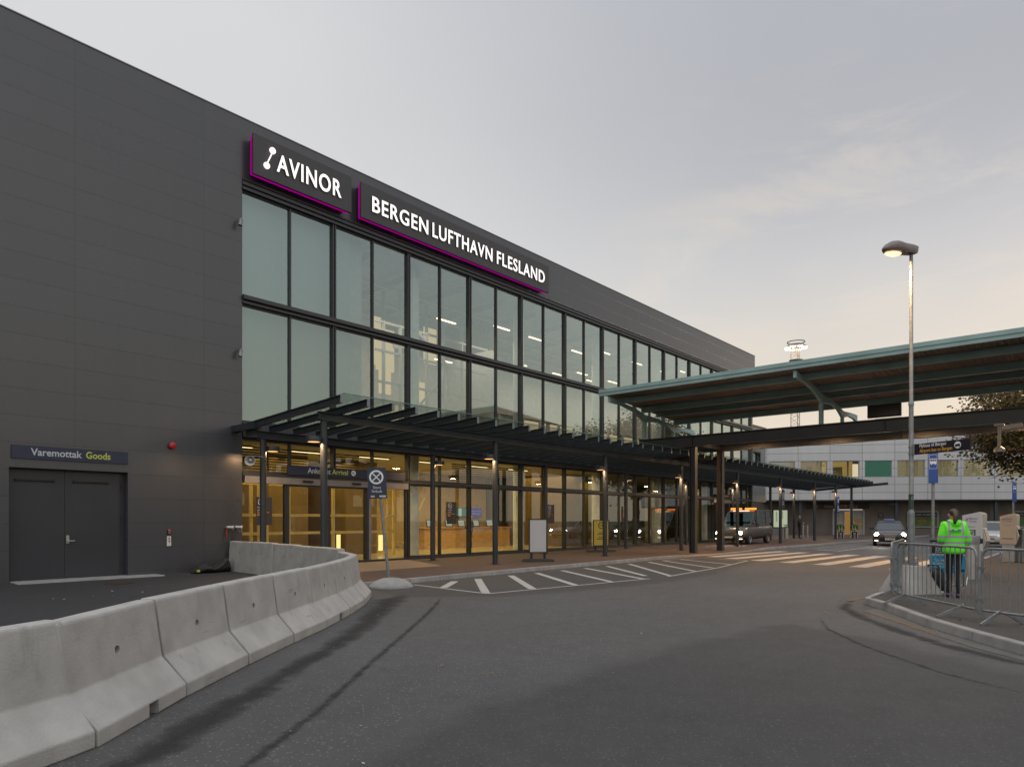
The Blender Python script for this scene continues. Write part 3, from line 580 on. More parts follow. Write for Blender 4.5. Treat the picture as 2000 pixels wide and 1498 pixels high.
# slatted screens and inner lobby of the entrance
b = B()
for x0, x1 in ((10.2, 12.9), (13.35, 15.0), (19.7, 24.0)):
    for i in range(11): b.box(x0, x1, 1.0, 1.06, 3.02 + i * 0.085, 3.055 + i * 0.085)
tb('slat_screen', b, M_frame)
b = B()
for x in (11.9, 12.2, 13.35, 15.0, 15.25, 16.9, 18.2): b.box(x, x + 0.11, 3.0, 3.08, 0.125, 2.9)
for z in (1.05, 1.70, 2.8): b.box(11.5, 18.3, 2.98, 3.0, z, z + 0.1)
b.bar((18.4, 2.6, 0.6), (19.6, 2.6, 2.5), 0.03, 0.05).disc((19.0, 2.58, 1.85), (0, -1, 0), 0.24, 20)
tb('inner_lobby', b, mat('pale_wood_frame', (0.72, 0.58, 0.28), 0.5))
tb('lobby_core', B().box(13.4, 15.2, 4.6, 7.5, 0.125, 4.05).box(17.0, 18.6, 4.6, 7.5, 0.125, 4.05).box(30.0, 31.6, 3.0, 7.0, 0.125, 4.05), mat('dark_oak', (0.16, 0.11, 0.05), 0.5)); tb('lobby_post', B().box(11.6, 11.76, 1.5, 1.64, 0.125, 4.0), mat('lit_yellow_post', (0.85, 0.65, 0.25), 0.5)); tb('floor_light', B().box(15.7, 15.82, 3.3, 3.4, 0.3, 1.0).box(17.75, 17.9, 3.3, 3.4, 0.3, 0.95), emit('floor_light_glow', (1.0, 0.75, 0.28), 1.6))
b = B().box(36.0, 36.8, 5, 7, 0.125, 4.05).box(40.5, 40.7, 2.5, 4, 0.125, 3.4).box(46.2, 46.5, 2.5, 4, 0.125, 3.6); tb('partition', b, mat('ochre_partition', (0.40, 0.32, 0.10), 0.6)); tb('hall_floor', B().box(30.2, 48.7, 0.3, 7.9, 0.123, 0.127), mat('dimmed_floor_sheet', (0.06, 0.058, 0.05), 0.4))  # dark sheet laid over the far floor paints that end of the hall dim
# hanging tube lamps of the upper hall and ceiling strips of the ground floor
n = 0
ordw = ['first', 'second', 'third', 'fourth', 'fifth', 'sixth', 'seventh', 'eighth', 'ninth', 'tenth', 'eleventh', 'twelfth', 'thirteenth', 'fourteenth', 'fifteenth', 'sixteenth']
lamp0 = None
rows = [(1.9, 10.1, 'front'), (3.9, 9.0, 'middle'), (5.8, 10.0, 'rear')]
for ri, (y, z, rn) in enumerate(rows):
    for i in range(9):
        x = 20.2 + i * 3.05 + (ri * 1.7) + (0.5 if i % 2 else 0); z = z + (0.45 if i % 3 == 1 else 0)
        lb = '%s hanging tube lamp from the signs in the %s row of the upper hall' % (ordw[i], rn)
        if lamp0 is None:
            lamp0 = thing('tube_lamp', lb, 'ceiling lamp', (x, y, z), 0, 'tube lamps hanging in the upper hall')
            B().box(-0.55, 0.55, -0.035, 0.035, -0.05, -0.005).build('tube', E_lamp, lamp0)
            B().box(-0.57, 0.57, -0.045, 0.045, -0.003, 0.03).cyl((-0.4, 0, 0.03), (-0.4, 0, 1.0), 0.008, n=6).cyl((0.4, 0, 0.03), (0.4, 0, 1.0), 0.008, n=6).build('lamp_housing', M_in_grey, lamp0)
        else: dup(lamp0, (x, y, z), 0, lb)
def area(name, loc, sx, sy, p, c, rx=0.0, spread=None):
    d = bpy.data.lights.new(name, 'AREA'); d.shape = 'RECTANGLE'; d.size = sx; d.size_y = sy; d.energy = p; d.color = c
    if spread: d.spread = spread
    o = bpy.data.objects.new(name, d); col.objects.link(o); o.location = loc; o.rotation_euler = (rx, 0, 0); return o
for i, x in enumerate((18, 25, 32, 39, 45.5)): area('upper_hall_light', (x, 3.8, 9.9), 5.0, 4.0, 150, (1.0, 0.80, 0.58))
strip0 = None
for i in range(6):
    x = 10.9 + i * 2.9
    lb = '%s warm ceiling strip from the dark wall in the ground floor hall' % ordw[i]
    if strip0 is None:
        strip0 = thing('strip_lamp', lb, 'ceiling lamp', (x, 2.3, 4.055), 0, 'ceiling strips of the ground floor hall')
        B().box(-0.75, 0.75, -0.1, 0.1, -0.05, -0.012).build('lamp_housing', M_in_grey, strip0); B().box(-0.7, 0.7, -0.035, 0.035, -0.062, -0.0505).build('tube', emit('strip_tube', (1.0, 0.78, 0.42), 3.0), strip0)
    else: dup(strip0, (x, 2.3, 4.055), 0, lb)
for x, p in ((12.3, 150), (15.8, 130), (20.5, 180), (24.5, 165), (29.5, 120), (36, 50), (41, 40), (46, 40)):
    area('ground_hall_light', (x, 4.0, 3.95), 3.2, 4.5, p, (1.0, 0.72, 0.25))
# wing of the terminal beyond the glass
wing = thing('terminal_wing', 'low grey wing with one window beyond the glass front', 'building', (52, 3, 0))
wb = lambda name, b, m, par=None, **k: b.build(name, m, par or wing, world=True, **k)
wb('wall', B().box(49.45, 51.0, 0.3, 9, 6.6, 8.5).box(49.45, 51.0, 0.3, 9, 2.9, 4.7).box(51.0, 52.3, 0.3, 9, 2.9, 8.5), mat('mid_grey_panel', (0.22, 0.23, 0.24), 0.5, var=0.05)); w = wb('window', B().quad((49.5, 0.4, 4.7), (51.0, 0.4, 4.7), (51.0, 0.4, 6.6), (49.5, 0.4, 6.6)), G_up); wb('frame', B().box(49.46, 51.08, 0.2, 0.298, 6.55, 6.68).box(49.46, 49.54, 0.2, 0.298, 4.7, 6.548).box(50.95, 51.05, 0.2, 0.298, 4.7, 6.548), M_frame, w)
wb('lower_wall', B().box(49.45, 52.3, 1.6, 9, 0, 2.9), mat('brown_grey_wall', (0.13, 0.115, 0.10), 0.7)); wb('roof', B().box(49.42, 52.35, 0.25, 9.1, 8.502, 8.6), M_frame)

# ---------------------------------------------------------------- signs on the terminal
def lit_sign(name, label, x0, x1, z0, z1):
    t = thing(name, label, 'sign', (x0, 0, z0))
    b = B().box(x0 + 0.06, x1, -0.34, -0.26, z0 + 0.05, z1); b.build('panel', mat('sign_panel', (0.052, 0.051, 0.054), 0.55, var=0.05), t, world=True, bevel=0.004)
    B().box(x0 + 0.12, x1 - 0.12, -0.255, -0.004, z0 + 0.12, z1 - 0.1).build('sign_box', M_black, t, world=True)
    B().box(x0 + 0.015, x0 + 0.045, -0.275, -0.235, z0 + 0.012, z1 - 0.06).box(x0 + 0.046, x1 - 0.1, -0.275, -0.235, z0 + 0.012, z0 + 0.04).build('light_strip', E_mag, t, world=True)
    return t
t = lit_sign('airport_sign', 'shorter lit sign reading AVINOR with a two dot mark and magenta underline', 10.17, 13.72, 11.80, 13.05)
def letters(t, txt, x0, x1, z0, z1, bold):
    # letters stand off the panel: dark returns with lit faces
    o = B().text(txt, (x0, -0.352, z0), (1, 0, 0), (0, 0, 1), x1 - x0, z1 - z0, 0.035, bold, 1.12); o.build('letter_sides', M_black, t, world=True)
    B().text(txt, (x0, -0.3875, z0), (1, 0, 0), (0, 0, 1), x1 - x0, z1 - z0, 0.012, bold, 1.12).build('lettering', E_letter, t, world=True)
letters(t, 'AVINOR', 10.96, 13.28, 12.16, 12.72, 0.014)
B().cyl((10.83, -0.352, 12.74), (10.83, -0.40, 12.74), 0.095, n=28).cyl((10.64, -0.352, 12.22), (10.64, -0.40, 12.22), 0.095, n=28).bar((10.83, -0.376, 12.70), (10.64, -0.376, 12.26), 0.028, 0.04, (0, 1, 0)).build('emblem', E_letter, t, world=True)
t = lit_sign('airport_sign', 'long lit sign reading BERGEN LUFTHAVN FLESLAND with magenta underline', 14.05, 24.45, 11.80, 13.05)
letters(t, 'BERGEN', 14.54, 17.10, 12.16, 12.70, 0.012); letters(t, 'LUFTHAVN', 17.32, 20.62, 12.16, 12.70, 0.012); letters(t, 'FLESLAND', 20.90, 24.08, 12.16, 12.70, 0.012)
def flat_sign(name, label, x0, x1, z0, z1, y=-0.04, m=None, th=0.03):
    t = thing(name, label, 'sign', (x0, y, z0)); B().box(x0, x1, y, y + th, z0, z1).build('panel', m or M_navy, t, world=True, bevel=0.003); return t
def wt(t, txt, x0, x1, z0, z1, y, m, bold=0.012, name='lettering'): return B().text(txt, (x0, y, z0), (1, 0, 0), (0, 0, 1), x1 - x0, z1 - z0, 0.004, bold).build(name, m, t, world=True)
t = flat_sign('goods_sign', 'navy sign reading Varemottak Goods above the goods door', 4.37, 6.90, 3.04, 3.36)
wt(t, 'Varemottak', 4.75, 5.83, 3.125, 3.30, -0.047, M_gtext, 0.018); wt(t, 'Goods', 5.92, 6.48, 3.125, 3.30, -0.047, M_ytext, 0.022)
t = flat_sign('arrival_sign', 'dark navy strip reading Ankomst Arrival above the sliding doors', 11.50, 16.25, 3.0, 3.30, -0.10, th=0.06)
wt(t, 'Ankomst', 12.20, 13.06, 3.08, 3.25, -0.107, M_gtext, 0.014); wt(t, 'Arrival', 13.12, 13.74, 3.08, 3.25, -0.107, M_ytext, 0.014)
def plane_icon(b, c, r, m0, m1):
    b.mi = m0; b.disc(c, (0, -1, 0), r, 24); b.mi = m1; x, y, z = c; y -= 0.003
    b.quad((x - r * .7, y, z + r * .35), (x - r * .5, y, z + r * .35), (x + r * .7, y, z - r * .45), (x + r * .45, y, z - r * .5)).quad((x - r * .15, y, z + r * .45), (x + r * .02, y, z + r * .4), (x + r * .1, y, z - r * .12), (x - .1 * r, y, z - 0.04 * r)).quad((x - r * .75, y, z + r * .05), (x - r * .55, y, z + .1 * r), (x - r * .1, y, z - .05 * r), (x - r * .25, y, z - .12 * r))
b = B(); plane_icon(b, (13.97, -0.105, 3.165), 0.095, 0, 1); b.build('plane_symbol', [M_wtext, M_navy], t, world=True)
t = flat_sign('departure_sign', 'dark sign reading Departure above the far doors behind the posts', 42.9, 45.4, 3.02, 3.28, -0.10, m=mat('maroon_sign_face', (0.05, 0.02, 0.025), 0.5), th=0.05); wt(t, 'Departure', 43.3, 44.5, 3.08, 3.23, -0.106, M_ytext)
# no smoking posters inside the glass
def smoke_poster(x, label, w=0.52):
    t = thing('no_smoking_poster', label, 'poster', (x, 0.06, 1.4), 0, 'no smoking posters on the glass'); y = 0.06
    B().box(x - w / 2, x + w / 2, y, y + 0.012, 1.42, 2.28).build('panel', mat('charcoal_poster', (0.035, 0.035, 0.038), 0.5), t, world=True)
    b = B(); b.disc((x - 0.1, y - 0.003, 2.13), (0, -1, 0), 0.11, 24, 0.088).quad((x - 0.17, y - 0.003, 2.19), (x - 0.155, y - 0.003, 2.205), (x - 0.03, y - 0.003, 2.07), (x - 0.045, y - 0.003, 2.055)).box(x - 0.16, x - 0.05, y - 0.004, y - 0.002, 2.115, 2.14); b.build('symbol', M_gtext, t, world=True)
    wt(t, 'Røykfritt', x - 0.23, x + 0.02, 1.93, 1.99, y - 0.005, M_gtext, 0.0); wt(t, 'område', x - 0.23, x - 0.03, 1.86, 1.92, y - 0.005, M_gtext, 0.0); wt(t, 'Non-smoking', x - 0.23, x + 0.16, 1.78, 1.84, y - 0.005, M_otext2, 0.0); wt(t, 'area', x - 0.23, x - 0.09, 1.71, 1.77, y - 0.005, M_otext2, 0.0)
smoke_poster(10.80, 'no smoking poster on the glass nearest the dark wall'); smoke_poster(18.75, 'no smoking poster on the glass before the check-in counter'); smoke_poster(25.12, 'no smoking poster on the glass behind the blank white board'); smoke_poster(31.62, 'no smoking poster on the glass beyond the yellow board')
# fixtures on the dark wall
t = thing('alarm_sounder', 'round red alarm sounder on the dark wall', 'alarm', (8.02, 0, 3.62)); B().cyl((0, -0.003, 0), (0, -0.04, 0), 0.07, n=24).build('base', M_red, t); B().lathe([(0.085, 0), (0.095, 0.02), (0.09, 0.07), (0.05, 0.09), (0.0, 0.092)], n=24).build('dome', M_red, t, smooth=True).rotation_euler = (R(90), 0, 0)
t.children[1].location = (0, -0.035, 0)
t = thing('keypad', 'small black keypad on the dark wall above a white plate', 'keypad', (7.95, 0, 1.25)); B().box(-0.045, 0.045, -0.04, -0.002, -0.06, 0.07).build('body', M_black, t, bevel=0.006); b = B()
for i in range(3):
    for j in range(4): b.box(-0.03 + i * 0.022, -0.014 + i * 0.022, -0.046, -0.041, -0.045 + j * 0.022, -0.03 + j * 0.022)
b.build('keys', M_headgrey, t); B().box(-0.03, 0.03, -0.044, -0.041, 0.05, 0.06).build('indicator', E_tail, t)
t = thing('wall_notice', 'white notice plate with a small pictogram below the keypad', 'sign', (7.95, 0, 1.0)); B().box(-0.055, 0.055, -0.02, -0.002, -0.13, 0.14).build('plate', M_whitep, t, bevel=0.004); B().box(-0.03, 0.03, -0.024, -0.0205, 0.06, 0.09).box(-0.008, 0.012, -0.024, -0.0205, -0.04, 0.04).box(-0.02, 0.03, -0.024, -0.0205, -0.01, 0.01).build('pictogram', M_headgrey, t)
t = thing('standpipe', 'twin metal fire hose connection with red tag at the wall corner', 'hose connection', (9.72, 0, 1.36))
b = B()
for x in (-0.16, 0.10): b.cyl((x, -0.003, 0), (x, -0.12, 0.01), 0.035).cyl((x, -0.09, 0.005), (x + 0.1, -0.2, 0.0), 0.05, 0.05).cyl((x + 0.1, -0.2, 0), (x + 0.125, -0.225, -0.01), 0.062, 0.062)
b.build('coupling', M_alu, t); B().box(-0.2, -0.17, -0.1, -0.09, -0.27, -0.03).build('tag', M_red, t); B().tube([(0.1, -0.18, -0.03), (0.16, -0.2, -0.13), (0.22, -0.2, -0.12), (0.24, -0.2, -0.02)], 0.006, 6).build('chain', M_alu, t)
def wall_cam(z, label):
    t = thing('wall_camera', label, 'camera', (9.98, 0, z), 0, 'cameras on the corner of the dark wall')
    B().bar((0.05, -0.01, 0.06), (-0.05, -0.18, 0.06), 0.04, 0.04).box(0.02, 0.09, -0.03, -0.002, 0.0, 0.12).build('bracket', M_galv, t); B().cyl((-0.05, -0.18, 0.03), (-0.09, -0.2, -0.17), 0.05, 0.06, 14).build('body', M_galv, t, smooth=True); return t
wall_cam(10.40, 'small grey camera on the wall corner beside the top windows'); wall_cam(6.55, 'small grey camera on the wall corner beside the lower upper windows')
# check-in hall furniture
t = thing('check_in_counter', 'long wooden counter inside the ground floor hall', 'counter', (25.8, 6.0, 0.12)); B().box(-3.2, 3.2, 0, 0.9, 0.0, 1.02).build('front_panel', M_wood, t); B().box(-3.3, 3.3, -0.08, 1.0, 1.022, 1.07).build('counter_top', mat('counter_edge', (0.55, 0.28, 0.10), 0.4), t)
sc0 = None
for i, x in enumerate((23.3, 24.6, 25.5, 26.6, 27.7)):
    lb = '%s tilted check-in screen from the entrance on the wooden counter' % ordw[i]
    if sc0 is None:
        sc0 = thing('check_in_screen', lb, 'screen', (x, 6.3, 1.19), R(-20), 'screens on the check-in counter'); B().hexa([(-0.22, 0, 0), (0.22, 0, 0), (0.22, 0.04, 0), (-0.22, 0.04, 0), (-0.22, 0.16, 0.4), (0.22, 0.16, 0.4), (0.22, 0.2, 0.4), (-0.22, 0.2, 0.4)]).build('case', M_black, sc0, bevel=0.01); B().quad((-0.17, -0.001 + .02, 0.06), (0.17, 0.019, 0.06), (0.17, 0.128, 0.35), (-0.17, 0.128, 0.35)).build('display', emit('screen_glow', (0.7, 0.75, 0.6), 0.5), sc0)
    else: dup(sc0, (x, 6.3, 1.19), R(-20), lb)
t = thing('check_in_sign', 'blue sign reading Selvbetjent innsjekking behind the counter', 'sign', (28.45, 8.1, 1.9)); B().box(-0.45, 0.45, 0, 0.05, -0.15, 0.35).build('panel', emit('blue_screen', (0.03, 0.05, 0.32), 0.7), t); B().text('Selvbetjent innsjekking', (-0.38, -0.012, 0.12), (1, 0, 0), (0, 0, 1), 0.74, 0.1).text('Self service check-in', (-0.38, -0.012, -0.02), (1, 0, 0), (0, 0, 1), 0.68, 0.1).build('lettering', M_wtext, t)
t = thing('hall_screen', 'row of green and white screens behind the check-in counter', 'screen', (27.1, 8.1, 1.9)); B().box(-0.88, 0.86, 0, 0.06, -0.15, 0.35).build('case', M_black, t); b = B(); b.box(-0.85, -0.62, -0.02, -0.003, -0.12, 0.32).box(-0.1, 0.15, -0.02, -0.003, -0.12, 0.32).box(0.55, 0.82, -0.02, -0.003, -0.12, 0.32); b.mi = 1; b.box(-0.6, -0.12, -0.02, -0.003, -0.12, 0.32).box(0.17, 0.53, -0.02, -0.003, -0.12, 0.32); b.build('display', [emit('pale_display', (0.7, 0.8, 0.7), 0.5), emit('green_display', (0.05, 0.25, 0.2), 0.5)], t)
for x, lb in ((16.9, 'green exit sign inside beside the entrance doors'),): t = thing('exit_sign', lb, 'sign', (15.3, 0.6, 2.55)); B().box(-0.35, 0.35, 0, 0.05, -0.05, 0.08).build('panel', E_exit, t)

# ---------------------------------------------------------------- glass roofed entrance canopy
can = thing('entrance_canopy', 'long dark steel canopy with glass roof over the pavement', 'canopy', (35, -3, 0))
cb = lambda name, b, m, par=None, **k: b.build(name, m, par or can, world=True, **k)
YO, YI = -4.15, -1.10
PX = [10.12 + 6.56 * i for i in range(7)] + [54.4, 58.6]
def ztop(y): return 4.62 + (y + 5.4) * (4.62 - 4.34) / (-5.4 + 0.65) * 1.0 if False else 4.34 + (4.62 - 4.34) * (-0.65 - y) / (5.4 - 0.65)
def ibeam_x(b, x0, x1, y, z0, z1, w=0.14):
    b.box(x0, x1, y - w / 2, y + w / 2, z1 - 0.018, z1).box(x0, x1, y - w / 2, y + w / 2, z0, z0 + 0.018).box(x0, x1, y - 0.012, y + 0.012, z0 + 0.0185, z1 - 0.0185); return b
post0 = None
for i, x in enumerate(PX):
    for y, zt in ((YO, 4.14), (YI, 3.90)):
        if y == YI and i == len(PX) - 1: x += 0.9
        b = B(); b.cyl((x, y, 0.118), (x, y, zt), 0.092, n=20); p = cb('post', b, M_steel, smooth=True)
        cb('base_plate', B().box(x - 0.13, x + 0.13, y - 0.13, y + 0.13, 0.1185, 0.135).box(x - 0.12, x + 0.12, y - 0.12, y + 0.12, zt + 0.001, zt + 0.02), M_steel, p)
XC0, XC1 = 9.74, 59.9
cb('outer_beam', ibeam_x(B(), 9.95, XC1, YO, 4.162, 4.365), M_steel)
cb('inner_beam', ibeam_x(B(), 9.95, XC1, YI, 3.925, 4.13), M_steel)
cb('end_beam', B().bar((XC1 - 0.3, -0.9, 4.02), (XC1 - 0.6, -6.6, 4.38), 0.12, 0.2), M_steel)
cb('wall_bracket', B().box(9.72, 9.96, -1.3, -0.002, 4.16, 4.34).box(9.86, 9.95, -1.1, -0.6, 4.0, 4.16), M_steel)
raf = None; NR = 64; PR = (XC1 - XC0 - 0.1) / (NR - 1); SL = (4.62 - 4.34) / 4.75
for i in range(NR):
    x = XC0 + 0.05 + i * PR
    if raf is None:
        b = B(); y0, y1 = -0.62, -5.40; z0, z1 = ztop(y0), ztop(y1)
        def sl(dx0, dx1, a, c): b.hexa([(x + dx0, y0, z0 + a), (x + dx0, y1, z1 + a), (x + dx1, y1, z1 + a), (x + dx1, y0, z0 + a), (x + dx0, y0, z0 + c), (x + dx0, y1, z1 + c), (x + dx1, y1, z1 + c), (x + dx1, y0, z0 + c)])
        sl(-0.045, 0.045, -0.016, 0.0); sl(-0.045, 0.045, -0.19, -0.174); sl(-0.008, 0.008, -0.1738, -0.0162)
        raf = cb('rafter', b, M_steel)
        b = B(); b.box(x - 0.044, x + 0.044, y1 - 0.008, y1 - 0.0005, z1 - 0.188, z1 - 0.002)
        cb('end_plate', b, M_galv, raf)
    else:
        c = copy_tree(raf, can); c.location.x += i * PR
gp = None
for i in range(NR // 2):
    x0 = XC0 + 0.05 + i * 2 * PR + 0.012; x1 = x0 + 2 * PR - 0.024
    if i == NR // 2 - 1: x1 = x0 + PR - 0.024
    if gp is None:
        b = B(); y0, y1 = -0.55, -5.44; b.quad((x0, y0, ztop(y0) + 0.035), (x0, y1, ztop(y1) + 0.035), (x1, y1, ztop(y1) + 0.035), (x1, y0, ztop(y0) + 0.035)); gp = cb('roof_glass', b, G_can)
        b = B(); b.box(x0, x1, y1 - 0.003, y1 + 0.003, ztop(y1) + 0.026, ztop(y1) + 0.046); cb('glass_edge', b, mat('green_glass_edge', (0.10, 0.20, 0.17), 0.2), gp)
    elif i < NR // 2 - 1: c = copy_tree(gp, can); c.location.x += i * 2 * PR
# round lamps on the posts
lamp_p = [(0, YI), (0, YO), (1, YI), (1, YO), (2, YO), (3, YI), (3, YO), (4, YI), (4, YO), (5, YO), (5, YI), (6, YO), (7, YO), (7, YI)]
cl0 = None
for i, (k, y) in enumerate(lamp_p):
    x = PX[k]; side = 1 if y == YI else -1
    if k >= 4: side = -1
    lb = 'round lit lamp on the %s %s canopy post from the dark wall' % (ordw[k], 'inner' if y == YI else 'outer'); z = 3.62
    off = 0.30 * side
    if cl0 is None:
        cl0 = thing('canopy_lamp', lb, 'lamp', (x + off, y, z), 0 if side > 0 else math.pi, 'round lamps on the canopy posts')
        B().lathe([(0.10, 0.10), (0.185, 0.09), (0.195, 0.06), (0.195, -0.03), (0.17, -0.045)], n=24).build('lamp_shade', M_steel, cl0, smooth=True)
        B().disc((0, 0, -0.047), (0, 0, -1), 0.15, 24).build('diffuser', E_down, cl0)
        B().box(-0.21, -0.12, -0.025, 0.025, -0.02, 0.05).build('arm', M_steel, cl0)
    else: dup(cl0, (x + off, y, z), 0 if side > 0 else math.pi, lb)
    d = bpy.data.lights.new('canopy_lamp_light', 'AREA'); d.shape = 'DISK'; d.size = 0.30; d.energy = 34; d.color = (1.0, 0.60, 0.30); o = bpy.data.objects.new('canopy_lamp_light', d); col.objects.link(o); o.location = (x + off, y, z - 0.07)
# loudspeaker on the first inner post
t = thing('horn_loudspeaker', 'grey horn loudspeaker on the first inner canopy post', 'loudspeaker', (9.72, -1.18, 3.27), R(-60))
B().lathe([(0.06, 0.18), (0.075, 0.17), (0.08, 0.06), (0.10, -0.04), (0.135, -0.17), (0.145, -0.18), (0.135, -0.178), (0.09, -0.05), (0.05, 0.02)], n=24).build('horn', M_whitep, t, smooth=True).rotation_euler = (R(-82), 0, R(20))
B().lathe([(0.0, -0.14), (0.04, -0.13), (0.045, -0.09), (0.02, -0.03)], n=16).build('driver', M_alu, t, smooth=True).rotation_euler = (R(-82), 0, R(20))
B().bar((0.0, 0.0, 0.12), (0.30, 0.12, 0.1), 0.03, 0.02).bar((-0.02, 0, 0.0), (-0.02, 0, 0.13), 0.04, 0.01, (0, 1, 0)).build('bracket', M_galv, t)
# small plates on canopy posts
t = thing('no_stopping_plate', 'dark no stopping plate on the fifth outer canopy post', 'sign', (43.0, -4.27, 2.7)); B().box(-0.24, 0.24, -0.02, 0.0, -0.45, 0.75).build('panel', M_navy, t); b = B(); b.disc((0, -0.023, 0.35), (0, -1, 0), 0.2, 24, 0.15).bar((-0.12, -0.024, 0.23), (0.12, -0.024, 0.47), 0.004, 0.03, (1, 0, -1)).bar((0.12, -0.0245, 0.23), (-0.12, -0.0245, 0.47), 0.004, 0.03, (1, 0, 1)).text('Stans', (-0.13, -0.022, -0.05), (1, 0, 0), (0, 0, 1), 0.26, 0.1).text('forbudt', (-0.16, -0.022, -0.2), (1, 0, 0), (0, 0, 1), 0.32, 0.12).build('lettering', M_gtext, t)
t = thing('parking_plate', 'blue plate on the post nearest the far end of the canopy', 'sign', (54.4, -4.30, 2.55)); B().box(-0.25, 0.25, -0.03, 0.0, -0.5, 0.75).build('panel', M_blue, t); B().box(-0.12, 0.12, -0.034, -0.031, 0.3, 0.6).box(-0.17, 0.17, -0.034, -0.031, -0.05, 0.02).box(-0.17, 0.17, -0.034, -0.031, -0.2, -0.13).box(-0.17, 0.17, -0.034, -0.031, -0.35, -0.28).build('lettering', M_wtext, t)

# ---------------------------------------------------------------- bus stop canopy with green roof
bus = thing('bus_canopy', 'green ribbed roof on black girders reaching from the terminal across the road', 'canopy', (29, -15, 0))
bb = lambda name, b, m, par=None, **k: b.build(name, m, par or bus, world=True, **k)
YA, YB = -3.05, -44.0
def ibeam_y(b, x, y0, y1, z0, z1, w=0.26, t=0.035):
    b.box(x - w / 2, x + w / 2, y1, y0, z1 - t, z1).box(x - w / 2, x + w / 2, y1, y0, z0, z0 + t).box(x - 0.02, x + 0.02, y1, y0, z0 + t + .0005, z1 - t - .0005); return b
for x in (27.8, 30.6):
    g = bb('girder', ibeam_y(B(), x, YA, YB, 4.78, 5.27), M_girder)
    b = B()
    for y in (-5.72, -13.3, -20.9): b.box(x - 0.12, x + 0.12, y - 0.012, y + 0.012, 4.816, 5.234)
    for j in range(16): b.cyl((x - 0.02, -13.0 - 0.055 * j, 5.271), (x - 0.02, -13.0 - 0.055 * j, 5.30), 0.018, n=6).cyl((x, -13.5 - 0.055 * j, 4.755), (x, -13.5 - 0.055 * j, 4.779), 0.018, n=6)
    bb('stiffener', b, M_girder, g)
    for y in (-5.75, -32.0):
        c = B().box(x - 0.12, x + 0.12, y - 0.14, y - 0.115, 0.118, 4.778).box(x - 0.12, x + 0.12, y + 0.115, y + 0.14, 0.118, 4.778).box(x - 0.015, x + 0.015, y - 0.1148, y + 0.1148, 0.118, 4.778); bb('column', c, M_girder)
bb('cross_beam', B().box(27.945, 30.455, -5.86, -5.64, 4.85, 5.1).box(27.945, 30.455, -3.5, -3.3, 4.9, 5.1), M_girder)
def roof_z(x): return 7.02 - (x - 24.8) * (7.02 - 6.55) / (31.3 - 24.8)
# corrugated sheet
b = B(); n = 0; pit = 0.19; y = YA + 0.12; vs = []; fs = []
ys = []
while y > YB:
    ys += [(y, 0), (y - pit * .3, 0), (y - pit * .5, 0.022), (y - pit * .8, 0.022)]; y -= pit
for (yy, dz) in ys: vs += [(24.86, yy, roof_z(24.86) + dz), (31.3, yy, roof_z(31.3) + dz)]
fs = [[2 * i, 2 * i + 1, 2 * i + 3, 2 * i + 2] for i in range(len(ys) - 1)]
bb('roof_sheet', b.add(vs, fs), M_soffit)
bb('roof_top', B().hexa([(24.8, YB, 7.07), (31.34, YB, 6.60), (31.34, YA + .1, 6.60), (24.8, YA + .1, 7.07), (24.8, YB, 7.14), (31.34, YB, 6.67), (31.34, YA + .1, 6.67), (24.8, YA + .1, 7.14)]), M_green)
bb('gutter', B().box(24.66, 24.795, YB, YA + 0.16, 7.03, 7.17).box(24.69, 24.795, YB, YA + 0.16, 6.90, 7.025), M_green)
for x, h in ((25.9, 0.24), (27.9, 0.26), (29.3, 0.2), (31.05, 0.26)):
    z = roof_z(x) - 0.006
    b = B().box(x - 0.07, x + 0.07, YB, YA - 0.05, z - 0.016, z).box(x - 0.07, x + 0.07, YB, YA - 0.05, z - h, z - h + 0.016).box(x - 0.009, x + 0.009, YB, YA - 0.05, z - h + 0.0165, z - 0.0165); bb('purlin', b, M_green)
rib = None
for i, y in enumerate((-3.32, -11.08, -18.85, -26.6)):
    if rib is None:
        # curved arm in two bays and a tail: lower edge arches between the two stub posts
        lo, hi = [], []
        P = [(24.82, 6.62, 6.86), (25.8, 6.60, 6.72), (26.8, 6.44, 6.62), (27.5, 6.20, 6.48), (27.8, 6.05, 6.42), (28.1, 6.12, 6.40), (29.0, 6.20, 6.37), (29.9, 6.10, 6.25), (30.45, 5.88, 6.14), (30.6, 5.84, 6.12), (30.8, 5.88, 6.12), (31.5, 6.00, 6.16), (32.2, 5.97, 6.18), (32.7, 5.88, 6.18)]
        b = B(); rings = [[(x, y - 0.055, l), (x, y + 0.055, l), (x, y + 0.055, h), (x, y - 0.055, h)] for x, l, h in P]; b.loft(rings)
        rib = bb('rib', b, M_green)
        bb('stub_post', B().box(27.72, 27.88, y - 0.07, y + 0.07, 5.272, 6.08).box(30.53, 30.67, y - 0.06, y + 0.06, 5.272, 5.86).box(25.85, 25.95, y - 0.04, y + 0.04, 6.6, 6.72), M_green, rib)
    else: c = copy_tree(rib, bus); c.location.y += y + 3.32
t = thing('info_screen', 'dark flat screen hanging under the green bus roof', 'screen', (31.1, -12.55, 6.2)); B().box(-0.08, 0.08, -0.62, 0.62, -0.42, 0.1).build('case', M_black, t, bevel=0.02); B().box(-0.086, -0.081, -0.56, 0.56, -0.36, 0.05).build('display', mat('dark_display', (0.03, 0.02, 0.015), 0.2), t); B().cyl((0, -0.35, 0.1), (0, -0.35, 0.38), 0.02).cyl((0, 0.35, 0.1), (0, 0.35, 0.38), 0.02).build('bracket', M_black, t)
